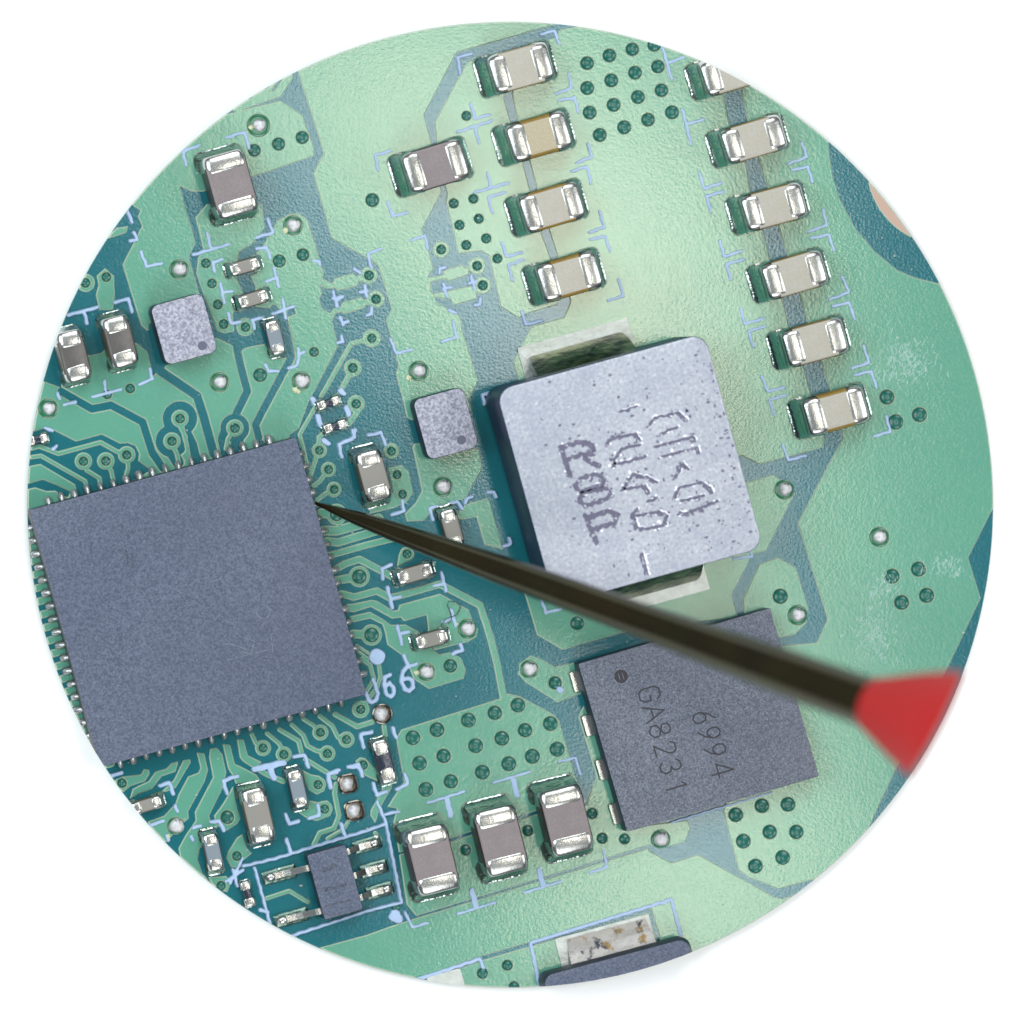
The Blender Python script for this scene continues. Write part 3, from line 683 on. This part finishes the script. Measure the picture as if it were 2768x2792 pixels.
# ------------------------------------------------------------------ chip capacitors and resistors
def chip_part(name, cat, label, group, tile, cx, cy, length, width, ang, h, top, side, term=0.25, pad=0.30, padside=0.03, metal='tin', round_=0.20, fillet=True, pads=True, waist=1.0, edge=0.09):
    sc = TILE[tile][2]; Lm, Wm = length / sc / 100, width / sc / 100
    c = lift(pt(tile, cx, cy), h)
    t = thing(name, label, cat, (c.x, c.y, TH), math.radians(ang + random.uniform(-0.9, 0.9)), group)
    H = h - TH; tl = Lm * term; r = min(round_, Wm * 0.3, H * 0.35)
    # ceramic body
    bm = bmesh.new(); bw, bh = Wm * 0.965 * waist, H * 0.975
    prof = rrect(bw, bh - 0.03, min(edge, bh * 0.3), 5)
    x0 = Lm / 2 - tl * 0.75
    rings = [[(x, y, bh / 2 + 0.03 + z) for y, z in prof] for x in (-x0, -x0 * 0.3, x0 * 0.3, x0)]
    for f in loft(bm, rings):
        f.normal_update(); zs = [v.co.z for v in f.verts]
        f.material_index = 0 if min(zs) > bh - 0.012 else 1
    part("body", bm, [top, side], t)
    for s in (-1, 1):
        bm = bmesh.new(); prof = rrect(Wm, H - 0.02, r, 6); rings = []
        bulge = min(0.10, tl * 0.26); seed = random.random() * 6
        xin = Lm / 2 - tl
        for (u, k) in ((0.0, 0.97), (0.04, 1.0), (0.25, 1.0), (0.45, 0.985), (0.62, 0.955), (0.78, 0.90), (0.90, 0.82), (0.97, 0.72), (1.0, 0.58)):
            ring = []
            for y, z in prof:
                b = (-bulge * (1 - (2 * y / Wm) ** 2) + 0.012 * math.sin(9 * y / Wm + seed)) * (1 - u)
                kk = 1 - (1 - k) * 0.55
                ring.append((s * (xin + b + tl * u), y * kk, 0.03 + (H - 0.02) / 2 + z * kk))
            rings.append(ring)
        part("terminal", loft_bm(bm, rings), metal, t)
        if pads:
            pe = Lm / 2 + pad
            bm = bmesh.new(); rr = rrect(tl + pad, Wm + 2 * padside, min(0.2, Wm * 0.25), 6); xc = s * (pe - (tl + pad) / 2)
            loft(bm, [[(xc + x, y, z) for x, y in rr] for z in (-TH + 0.006, 0.008)])
            part("solder_pad", bm, 'footpad', t)
        if fillet:
            # concave fillet running from the terminal face down to the pad edge
            bm = bmesh.new(); rings = []; n = 9
            for i in range(n):
                q = i / (n - 1); x = Lm / 2 - 0.04 + (pad * 0.93 + 0.04) * q
                zt = 0.03 + H * 0.72 * (1 - q) ** 2.2 + 0.02
                wq = (Wm / 2 + padside * 0.6 * q) * (0.97 - 0.30 * q ** 4)
                ring = []
                for j in range(9):
                    v = -1 + 2 * j / 8
                    ring.append((s * x, wq * v, max(0.03, zt * (1 - 0.25 * abs(v) ** 3))))
                ring += [(s * x, wq, 0.018), (s * x, -wq, 0.018)]
                rings.append(ring)
            part("solder_fillet", loft_bm(bm, rings), 'solder', t)
    return t
def loft_bm(bm, rings): loft(bm, rings); return bm
GB = "beige capacitors in the column above the power inductor"
for k, (x, y, w) in enumerate(((1001, 353, 213), (1096, 711, 213), (1163, 1080, 213), (1255, 1442, 213))):
    chip_part("capacitor", "capacitor", ("beige chip capacitor at the top of the column, under the long printed corner line",
        "beige chip capacitor second from the top in the column, with amber long edges",
        "beige chip capacitor third from the top in the column, its top face finely scratched",
        "beige chip capacitor lowest in the column, nearest the silver power inductor")[k], GB,
        'B', x, y, 322, w, 16.0, 1.05, 'tan' if k == 1 else 'beige', 'amber', pad=0.27, edge=(0.08, 0.17, 0.12, 0.16)[k])
GR = "beige capacitors in the long column along the right"
for k, (t_, x, y, w) in enumerate((('C', 446, 374, 195), ('C', 554, 727, 195), ('C', 660, 1079, 200), ('C', 768, 1434, 200), ('C', 875, 1786, 205), ('F', 984, 421, 210))):
    chip_part("capacitor", "capacitor", ("beige chip capacitor at the top of the right column, cut off by the round rim",
        "beige chip capacitor second from the top of the right column, just below the rim-cut one",
        "beige chip capacitor third from the top of the right column, level with the mounting hole",
        "beige chip capacitor fourth from the top of the right column, below the mounting hole level",
        "beige chip capacitor fifth from the top of the right column, beside the inductor's upper corner",
        "beige chip capacitor at the foot of the right column beside three vias")[k], GR,
        t_, x, y, 325, w, 15.6, 1.05, 'beige', 'amber', pad=0.27, edge=(0.09, 0.08, 0.09, 0.08, 0.09, 0.16)[k])
GK = "large brown capacitors"
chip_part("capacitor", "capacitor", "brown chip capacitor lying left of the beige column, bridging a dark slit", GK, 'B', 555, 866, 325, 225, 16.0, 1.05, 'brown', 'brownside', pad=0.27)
for k, (x, y) in enumerate(((538, 1058), (896, 959), (1238, 853))):
    chip_part("capacitor", "capacitor", ("large brown chip capacitor, leftmost of the bottom row of three",
        "large brown chip capacitor in the middle of the bottom row of three",
        "large brown chip capacitor, rightmost of the bottom row of three, nearest the engraved chip")[k], GK,
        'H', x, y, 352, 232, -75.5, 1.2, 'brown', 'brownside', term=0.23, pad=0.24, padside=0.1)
chip_part("capacitor", "capacitor", "large brown chip capacitor standing at the upper left beside three vias", GK, 'A', 1208, 961, 335, 230, -75, 1.15, 'brown', 'brownside', term=0.23, pad=0.18, padside=0.08)
GS = "smoky capacitors at the left rim"
chip_part("capacitor", "capacitor", "smoky grey chip capacitor left of the upper lilac square chip", GS, 'A', 629, 1783, 268, 150, -75, 0.95, 'smoke', 'taupeside', pad=0.14)
chip_part("capacitor", "capacitor", "smoky grey chip capacitor at the left rim, its corner cut off by the rim", GS, 'D', 388, 135, 268, 147, -75, 0.95, 'smoke', 'taupeside', pad=0.14)
chip_part("capacitor", "capacitor", "taupe chip capacitor right of the large chip's corner, just above the needle", None, 'E', 230, 762, 268, 148, -74, 0.8, 'taupe', 'taupeside', pad=0.18)
chip_part("capacitor", "capacitor", "taupe chip capacitor below the large chip, the largest at the lower left", None, 'G', 1350, 826, 285, 140, -76, 0.7, 'taupe', 'taupeside', pad=0.16)
GT = "small chip capacitors"
chip_part("small_capacitor", "capacitor", "small beige capacitor, upper of the close pair below the top left brown capacitor", GT, 'A', 1280, 1391, 158, 76, 16, 0.45, 'taupe', 'taupeside', pad=0.14)
chip_part("small_capacitor", "capacitor", "small beige capacitor, lower of the close pair right of the upper lilac chip", GT, 'A', 1325, 1560, 158, 78, 16, 0.45, 'taupe', 'taupeside', pad=0.14)
chip_part("small_capacitor", "capacitor", "small upright grey capacitor with bright ends right of the upper lilac chip", GT, 'A', 1438, 1763, 178, 86, -76, 0.45, 'grey', 'greyside', pad=0.10)
chip_part("small_capacitor", "capacitor", "small upright blue grey capacitor right of the taupe one at the lower left", GT, 'G', 1556, 688, 196, 86, -77, 0.45, 'grey', 'greyside', pad=0.13, term=0.22)
chip_part("small_capacitor", "capacitor", "small upright blue grey capacitor nearest the lower left rim", GT, 'G', 1115, 1018, 192, 88, -77, 0.5, 'grey', 'greyside', pad=0.16)
chip_part("small_capacitor", "capacitor", "small beige capacitor lying at the lower left rim, one end cut off", GT, 'G', 768, 772, 160, 72, 16, 0.5, 'taupe', 'taupeside', pad=0.16)
chip_part("small_capacitor", "capacitor", "small taupe capacitor half hidden behind the needle shaft", GT, 'E', 640, 1040, 210, 98, -75, 0.5, 'taupe', 'taupeside', pad=0.14)
chip_part("small_capacitor", "capacitor", "small taupe capacitor just below the needle, beside the large chip's traces", GT, 'E', 445, 1272, 188, 88, 16, 0.45, 'taupe', 'taupeside', pad=0.12)
chip_part("small_capacitor", "capacitor", "small grey capacitor with white ends beside the loose dark fibre", GT, 'E', 533, 1614, 168, 86, 15, 0.45, 'taupe', 'taupeside', pad=0.13)
chip_part("resistor", "resistor", "shiny blue black resistor standing left of the via field at the bottom", "shiny resistors", 'H', 284, 545, 225, 92, -76, 0.38, 'resist', 'greyside', pad=0.10, term=0.28)
GX = "tiny resistors"
chip_part("tiny_resistor", "resistor", "tiny shiny resistor, upper of two beside the large chip's upper right corner", GX, 'D', 1718, 381, 120, 54, 17, 0.25, 'resist', 'greyside', pad=0.05, term=0.3, waist=0.75)
chip_part("tiny_resistor", "resistor", "tiny shiny resistor, lower of two beside the large chip's upper right corner", GX, 'D', 1752, 503, 120, 54, 17, 0.25, 'resist', 'greyside', pad=0.05, term=0.3, waist=0.75)
chip_part("tiny_resistor", "resistor", "tiny shiny resistor cut off by the left rim above the large chip", GX, 'D', 195, 572, 110, 54, 12, 0.25, 'resist', 'greyside', pad=0.05, term=0.3, waist=0.75)
chip_part("tiny_resistor", "resistor", "tiny shiny resistor at the lower left, beside the five-legged chip's printed frame", GX, 'G', 1294, 1236, 130, 56, -75, 0.25, 'resist', 'greyside', pad=0.05, term=0.28, waist=0.75)
# ------------------------------------------------------------------ chips
def local(t, p):                                  # board point -> local xy of a thing
    v = Matrix.Rotation(-t.rotation_euler[2], 4, 'Z') @ (Vector(p) - t.location); return v
def top_marks(t, strokes, h, name, m, w=0.012, rough=0.0):
    """flat marks on a top face; strokes are (list of photo-plane points, width)"""
    for group in strokes:
        sts = [([(lambda v: (v.x, v.y))(local(t, lift(p, h))) for p in s], wd) for s, wd in group]
        f = ribbon(sts, 0, 0, h=0.012)
        if rough:
            X, Y = np.meshgrid(f.x, f.y); f.F += rough * (np.sin(X * 31 + 2 * np.sin(Y * 17)) + np.sin(Y * 37 + 2 * np.sin(X * 23)))
        for a, me in plates(f, h - t.location.z + 0.002, h - t.location.z + 0.006, w, 0.003, 0.0008):
            me.name = name; link(name, me, [m, m], t)
GLYPH = {'G': ["9,8 7,10 3,10 1,8 1,2 3,0 7,0 9,2 9,5 6,5"], 'A': ["0,0 5,10 10,0", "2,4 8,4"],
         '8': ["5,5.4 2,6.5 2,9 4,10 6,10 8,9 8,6.5 5,5.4 1.5,4 1.5,1.3 4,0 6,0 8.5,1.3 8.5,4 5,5.4"],
         '2': ["1.5,8 3,10 7,10 8.5,8 8,6 1.5,0 8.5,0"], '3': ["1.5,8.5 3.5,10 6.5,10 8,8.5 7.5,6 5,5.3 8,4.5 8.5,2 6.5,0 3.5,0 1.5,1.5"],
         '1': ["3,8 5.5,10 5.5,0"], '6': ["7.5,9.5 4,7 1.8,3.5 2.5,0.8 5,0 7.5,0.8 8.3,3 7.3,5.3 5,5.8 2.4,4.6"],
         '9': ["2.5,0.5 6,3 8.2,6.5 7.5,9.2 5,10 2.5,9.2 1.7,7 2.7,4.7 5,4.2 7.6,5.4"], '4': ["7,0 7,10 1,3 9.5,3"]}
def glyph(ch, c, right, up, w, h, pen):
    out = []
    for s in GLYPH[ch]:
        pts = []
        for q in s.split():
            a, b = map(float, q.split(',')); pts.append((c[0] + right[0] * (a / 10 - 0.5) * w + up[0] * (b / 10 - 0.5) * h, c[1] + right[1] * (a / 10 - 0.5) * w + up[1] * (b / 10 - 0.5) * h))
        out.append((pts, pen))
    return out
# the large chip at the left
h = 0.85
c = lift(tuple(QC), h)
qfn = thing("controller_chip", "largest blue grey square chip at the left, the needle tip touching its right edge", "chip", (c.x, c.y, TH), QA)
bm = bmesh.new(); slab(bm, QW, QH, 0.04, 0.0, h - TH, 0.02, 3); part("body", bm, ['epoxy', 'epoxyside'], qfn)
def pin_bm(dx, dy, a, k0=1.0):
    bm = bmesh.new(); n = 10; R = Matrix.Rotation(a, 4, 'Z'); rings = []
    k1 = random.uniform(0.85, 1.15); k2 = random.uniform(0.8, 1.2)
    for (x, w, zz) in ((-0.10, 0.075, 0.20), (0.02, 0.085, 0.19), (0.09, 0.09, 0.16), (0.15, 0.075, 0.11), (0.19, 0.045, 0.06)):
        ring = []
        for i in range(n):
            u = math.pi * i / (n - 1); v = R @ Vector((x * k1 * k0, 1.08 * w * k2 * math.cos(u), 0.012 + zz * math.sin(u))); ring.append((dx + v.x, dy + v.y, v.z))
        rings.append(ring)
    loft(bm, rings); return bm
for side in range(4):
    n = 18
    for i in range(n):
        o = (i - (n - 1) / 2) * PITCH
        if side == 0: dx, dy, a = QW / 2, o, 0
        elif side == 1: dx, dy, a = o, QH / 2, math.pi / 2
        elif side == 2: dx, dy, a = -QW / 2, o, math.pi
        else: dx, dy, a = o, -QH / 2, -math.pi / 2
        part("pin", pin_bm(dx, dy, a, (1.30, 1.15, 1.1, 1.15)[side]), 'pin', qfn)
ringp = [pt('D', 1375 + 36 * math.cos(a), 1470 + 36 * math.sin(a)) for a in np.linspace(0, 2 * math.pi, 17)]
for st, wd, m_ in (([ringp], 0.03, 'ghost'), ([path("D:1180,1640 1215,1640 1290,1670"), path("D:1280,1610 1330,1625 1310,1690 1260,1680"), path("D:1415,1590 1425,1680")], 0.028, 'ghost'), ([path("D:1040,1220 1070,1200 1105,1225 1090,1260"), path("D:1190,1720 1400,1670")], 0.025, 'ghost'),
                   ([path("D:1130,1000 1145,975 1170,970")], 0.02, 'smudge'), ([path("D:690,1055 770,1035")], 0.02, 'smudge'), ([path("D:1185,1045 1195,1080")], 0.02, 'smudge'), ([path("D:660,1150 670,1230"), path("D:690,1180 695,1240")], 0.05, 'smudge'), ([path("D:1220,1060 1250,1090 1300,1085")], 0.016, 'ghost')):
    top_marks(qfn, [[(q, wd) for q in st]], 0.85, "faded_marking", m_, 0.004, 0.006)
# engraved grey chip at the lower right
h = 0.80; gc = lift(pt('E', 1925, 2036), h); GAA = math.radians(16.2)
ga = thing("power_chip", "grey square chip engraved GA8231 under the needle shaft at the lower right", "chip", (gc.x, gc.y, TH), GAA)
bm = bmesh.new(); slab(bm, 5.43, 4.76, 0.04, 0.0, h - TH, 0.02, 3); part("body", bm, ['epoxy2', 'epoxyside'], ga)
rt = Vector((0.287, -0.958)); up = Vector((0.958, 0.287))
for ch, (t_, x, y) in zip("GA8231", (('H', 1668, 193), ('H', 1693, 290), ('H', 1723, 380), ('H', 1750, 478), ('H', 1778, 570), ('H', 1808, 675))):
    top_marks(ga, [glyph(ch, pt(t_, x, y), rt, up, 0.44, 0.57, 0.042)], h, "marking", 'ink')
for ch, (x, y) in zip("6994", ((290, 310), (318, 400), (347, 487), (385, 585))):
    top_marks(ga, [glyph(ch, pt('I', x, y), rt, up, 0.44, 0.62, 0.042)], h, "marking", 'ink')
top_marks(ga, [[([pt('H', 1520, 100)], 0.37)]], h, "pin_one_dot", 'ink')
top_marks(ga, [[([pt('H', 1505, 85), pt('H', 1515, 120)], 0.02), ([pt('H', 1525, 80), pt('H', 1535, 115)], 0.02)]], h + 0.006, "dot_scratch", 'epoxy2')
for (x, y) in ((1287, 125), (1350, 355), (1422, 585), (1492, 815)):
    v = local(ga, (*pt('H', x - 4, y), TH))
    bm = bmesh.new(); rr = rrect(0.30, 0.60, 0.05, 4)
    loft(bm, [[(v.x + px, v.y + py, z) for px, py in rr] for z in (0.0, 0.03)] + [[(v.x + px * 0.8, v.y + py * 0.92, 0.10) for px, py in rr]])
    part("pin", bm, 'tin', ga)
# two lilac square chips
for (lab, t_, x, y, w, hh, a, dot) in (("lilac grey rounded square chip at the upper left, between capacitors", 'A', 962, 1718, 280, 320, 15.5, (1057, 1805)),
                                     ("lilac grey rounded square chip left of the silver power inductor", 'E', 605, 488, 272, 325, 15.2, (686, 573))):
    h = 0.80; c = lift(pt(t_, x, y), h)
    t = thing("square_chip", lab, "chip", (c.x, c.y, TH), math.radians(a), "lilac square chips")
    bm = bmesh.new(); slab(bm, w / 191.5, hh / 191.5, 0.2, 0.0, h - TH, 0.04, 7); part("body", bm, ['sensor', 'epoxyside'], t)
    top_marks(t, [[([pt(t_, *dot)], 0.25)]], h, "pin_one_dot", 'dimple')
# five-legged chip
h = 0.62; c = lift(pt('G', 1750, 1175), h)
sot = thing("five_legged_chip", "small dark rectangular chip with five silver legs inside a printed frame", "chip", (c.x, c.y, TH), math.radians(15.5))
bm = bmesh.new(); slab(bm, 1.10, 1.84, 0.05, 0.06, h - TH, 0.05, 4); part("body", bm, ['epoxy', 'epoxyside'], sot)
top_marks(sot, [[([pt('G', 1700, 1300), pt('G', 1840, 1265)], 0.06)], [([pt('G', 1700, 1215), pt('G', 1800, 1190)], 0.12)], [([pt('G', 1695, 1110), pt('G', 1745, 1090)], 0.14)]], h, "faded_marking", 'smudge')
def leg(s, tile, x, y, ln):
    v = local(sot, (*pt(tile, x, y), TH)); bm = bmesh.new(); w = 0.085
    x0 = s * 0.53; x1 = v.x
    xs = [(x0, 0.36), (x0 + s * 0.10, 0.36), (x0 + s * 0.17, 0.28), (x0 + (x1 - x0) * 0.45, 0.10), (x0 + (x1 - x0) * 0.60, 0.05), (x1, 0.05)]
    loft(bm, [[(px, v.y - w, z), (px, v.y + w, z), (px, v.y + w, z + 0.07), (px, v.y - w, z + 0.07)] for px, z in xs]); part("leg", bm, 'tin', sot, smooth=False)
    bm = bmesh.new(); rr = rrect(abs(x1 - x0) * 0.85, 0.36, 0.05, 4); xc = x1 - s * abs(x1 - x0) * 0.28
    loft(bm, [[(xc + a, v.y + b, z) for a, b in rr] for z in (-TH + 0.004, 0.015)] + [[(xc + a * 0.9, v.y + b * 0.75, 0.05) for a, b in rr]]); part("solder_pad", bm, 'footpad', sot)
    bm = bmesh.new(); rr = rrect(0.30, 0.24, 0.09, 5); xe = x1 - s * 0.06
    loft(bm, [[(xe + a * k, v.y + b * k, z) for a, b in rr] for k, z in ((1.0, 0.02), (0.92, 0.09), (0.7, 0.14), (0.35, 0.165))]); part("solder_fillet", bm, 'tin', sot)
leg(-1, 'G', 1400, 1150, 1); leg(-1, 'G', 1462, 1375, 1)
leg(1, 'H', 240, 965, 1); leg(1, 'H', 275, 1090, 1); leg(1, 'H', 305, 1205, 1)
# ------------------------------------------------------------------ silver power inductor
h = 2.4; c = lift(pt('E', 1566, 726), h); IA = math.radians(15.4)
ind = thing("power_inductor", "large silver square power inductor with stamped marks, right of centre behind the needle", "inductor", (c.x, c.y, TH), IA)
bm = bmesh.new(); slab(bm, 5.84, 6.02, 0.42, 0.12, h - TH, 0.06, 9); part("core", bm, ['core', 'coreside'], ind)
for s in (1, -1):
    yb = s * 3.01; xo = -0.13 if s > 0 else 0.09
    bm = bmesh.new(); rr = rrect(3.1, 1.45, 0.03, 3)
    loft(bm, [[(xo + x, yb + s * 0.13 + y, z) for x, y in rr] for z in (0.0, 0.035)]); part("solder_pad", bm, 'pad', ind)
    bm = bmesh.new(); rings = []; n = 10
    for i in range(n + 1):
        q = i / n; a = q * math.pi / 2
        y = yb + s * (0.55 * math.sin(a) - 0.02); z = 0.05 + 1.15 * (1 - math.sin(a)) ** 0.9 + 0.02
        wd = 2.75 * (1 - 0.12 * q ** 3)
        rings.append([(xo - wd / 2, y, z), (xo - wd / 6, y, z + 0.02), (xo + wd / 6, y, z + 0.02), (xo + wd / 2, y, z), (xo + wd / 2, y - s * 0.12, z - 0.03), (xo - wd / 2, y - s * 0.12, z - 0.03)])
    loft(bm, rings); part("lead", bm, 'lead', ind)
STAMP = """
32 L:490,600 560,810+L:500,600 640,560 720,580 735,620+L:550,690 650,655 720,650+L:640,650 690,700 775,740
27 L:590,895 640,835 760,800 810,840 800,880 640,930 590,895
27 L:625,1000 655,940 830,905 870,960 800,1000 670,1035 625,1000
32 L:675,1110 755,1310+L:690,1125 850,1075 915,1105 890,1165 735,1210
20 L:840,570 880,530 1050,500 1080,550;L:1080,580 960,605 890,690 890,740;L:890,720 985,710 1120,670;L:960,910 1030,800 1140,825 1205,860;L:970,910 1120,890 1150,940;L:1060,1060 1030,1100 1060,1200 1120,1210 1270,1180 1285,1110 1220,1080 1050,1110;L:1150,1000 1210,980
18 L:1150,440 1190,380 1370,340 1430,400;L:1230,510 1300,470 1360,450;L:1205,590 1250,580 1480,520 1490,550;L:1240,670 1510,600 1520,640;L:1350,830 1400,720 1440,760;L:1340,980 1380,900 1540,860 1610,910 1620,940;L:1390,1000 1560,960;L:1380,1090 1410,1100 1640,1010 1660,1000
12 L:1100,1390 1140,1550;L:945,330 1060,290
"""
for k, rest, sc in lines(STAMP):
    for mark in rest.split(';'):
        w_ = float(k) * 1.2 / sc / 100
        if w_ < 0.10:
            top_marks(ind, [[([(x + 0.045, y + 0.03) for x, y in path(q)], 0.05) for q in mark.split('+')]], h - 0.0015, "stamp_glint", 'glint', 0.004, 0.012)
            top_marks(ind, [[([(x - 0.06, y - 0.035) for x, y in path(q)], 0.045) for q in mark.split('+')]], h - 0.0005, "stamped_mark", 'groove', 0.004, 0.012)
        top_marks(ind, [[(path(q), w_) for q in mark.split('+')]], h, "stamped_mark", 'groove', 0.006, 0.010)
bm = bmesh.new()
for i in range(230):
    u, v = 2.85 * (1 - random.random() ** 1.6 * 1.75), random.uniform(-2.85, 2.85)
    r = random.choice((0.018, 0.022, 0.028, 0.045)); e = random.uniform(0.6, 1.5); a0 = random.random() * 6
    bm.faces.new([bm.verts.new((u + r * e * math.cos(a0 + q * 1.047), v + r / e * math.sin(a0 + q * 1.047), h - TH + 0.0012)) for q in range(6)])
for k, rest, sc in lines(STAMP):
    for q in rest.replace('+', ';').split(';'):
        ps = [local(ind, lift(p, h)) for p in path(q)]
        for a, b in zip(ps, ps[1:]):
            for i in range(int((b - a).length / 0.055)):
                c_ = a.lerp(b, random.random()); u, v = c_.x + random.gauss(0, 0.055), c_.y + random.gauss(0, 0.055)
                r = random.uniform(0.022, 0.052); e = random.uniform(0.6, 1.5); a0 = random.random() * 6
                f_ = bm.faces.new([bm.verts.new((u + r * e * math.cos(a0 + q_ * 1.257), v + r / e * math.sin(a0 + q_ * 1.257), h - TH + 0.0014 + random.random() * 0.0003)) for q_ in range(5)])
                if random.random() < 0.35: f_.material_index = 1  # some flecks take the painted highlight white instead of the pit colour
o = part("pits_and_painted_glints", bm, ['groove', 'glint'], ind, smooth=False, cut=False); o['kind'] = 'stuff'
# second inductor, cut by the lower rim
h = 0.85
nl = lift(pt('M', 395, 985), h); nr = lift(pt('M', 1690, 640), h)
d = (nr - nl); BA = math.atan2(d.y, d.x); wl = d.length
mid = (nl + nr) / 2; back = Vector((math.sin(BA), -math.cos(BA), 0))
c2 = mid + back * 2.0
ind2 = thing("power_inductor", "dark inductor at the bottom cut off by the rim, with a burnt silver lead", "inductor", (c2.x, c2.y, TH), BA)
bm = bmesh.new(); slab(bm, wl, 4.0, 0.28, 0.1, h - TH, 0.22, 8); part("core", bm, ['epoxy', 'epoxyside'], ind2)
v0 = local(ind2, (*pt('M', 520, 690), 0)); v1 = local(ind2, (*pt('M', 1330, 450), 0))
bm = bmesh.new(); rr = rrect(abs(v1.x - v0.x) * 1.0, 1.1, 0.04, 3); xc, yc = (v0.x + v1.x) / 2, (v0.y + v1.y) / 2 - 0.52
loft(bm, [[(xc + x, yc + y, z) for x, y in rr] for z in (0.0, 0.035)]); part("solder_pad", bm, 'pad', ind2)
bm = bmesh.new(); rings = []
for i in range(9):
    q = i / 8; y = yc + 0.46 - 1.05 * q; z = 0.05 + 0.5 * q ** 2.0
    wd = abs(v1.x - v0.x) * (0.84 + 0.10 * q)
    rings.append([(xc + 0.1 - wd / 2, y, z), (xc + 0.1 - wd / 6, y, z + 0.02), (xc + 0.1 + wd / 6, y, z + 0.02), (xc + 0.1 + wd / 2, y, z), (xc + 0.1 + wd / 2, y, z - 0.06), (xc + 0.1 - wd / 2, y, z - 0.06)])
loft(bm, rings); part("lead", bm, 'burnt', ind2)
# ------------------------------------------------------------------ loose fibre
fp = [Vector((*q, 0.12 + 0.05 * math.sin(i))) for i, q in enumerate(path("J:1340,1372 1380,1300 1440,1275 1505,1248 1545,1190 1548,1150 1500,1118 1450,1105 1418,1110 1410,1150 1440,1215 1458,1270 1450,1310 1415,1340"))]
def tube(pts, rad, n=6):
    bm = bmesh.new(); rings = []
    for i, p in enumerate(pts):
        a = pts[max(0, i - 1)]; b = pts[min(len(pts) - 1, i + 1)]; tdir = (b - a).normalized()
        u = tdir.cross(Vector((0, 0, 1)))
        u = u.normalized() if u.length > 1e-4 else Vector((1, 0, 0)); v = u.cross(tdir)
        r = rad[i] if isinstance(rad, list) else rad
        rings.append([p + (u * math.cos(2 * math.pi * k / n) + v * math.sin(2 * math.pi * k / n)) * r for k in range(n)])
    loft(bm, rings); return bm
o = part("loose_fibre", tube(fp, 0.011), 'hair', None); o['label'] = "thin dark looped fibre lying on the board below the needle"; o['category'] = "fibre"
# ------------------------------------------------------------------ needle probe with red grip
needle = thing("needle_probe", "dark steel needle with a red grip slanting across to the large chip's edge", "needle tool", (0, 0, 0))
tip = ((861 - 1384) / 100, (1396 - 1372) / 100); jn = ((2375 - 1384) / 100, (1396 - 1918) / 100)
ZT, ZJ = 0.32, 11.5
def axis(t):
    x = tip[0] + (jn[0] - tip[0]) * t; y = tip[1] + (jn[1] - tip[1]) * t
    return lift((x, y), ZT + (ZJ - ZT) * t)
Ws = [(0.0, 8), (0.02, 17), (0.07, 38), (0.15, 56), (0.33, 80), (0.6, 97), (0.8, 124), (1.02, 144)]
pts, rad = [], []
for i in range(41):
    t = i / 40 * 1.02
    for (a, wa), (b, wb) in zip(Ws, Ws[1:]):
        if a <= t <= b + 1e-6: w = wa + (wb - wa) * (t - a) / (b - a)
    p = axis(t); pts.append(p); rad.append(w / 200 * (D - p.z) / D)
part("shaft", tube(pts, rad, 24), 'steel', needle, cut=False)
pts, rad = [], []
for i, (t, w) in enumerate(((0.980, 60), (0.981, 112), (0.988, 134), (1.0, 156), (1.015, 178), (1.03, 202), (1.05, 234), (1.07, 265), (1.095, 300), (1.12, 332), (1.16, 368), (1.2, 394), (1.3, 430), (1.4, 450))):
    p = axis(t + 0.008); pts.append(p); rad.append(w / 200 * (D - p.z) / D)
part("grip", tube(pts, rad, 32), 'red', needle)
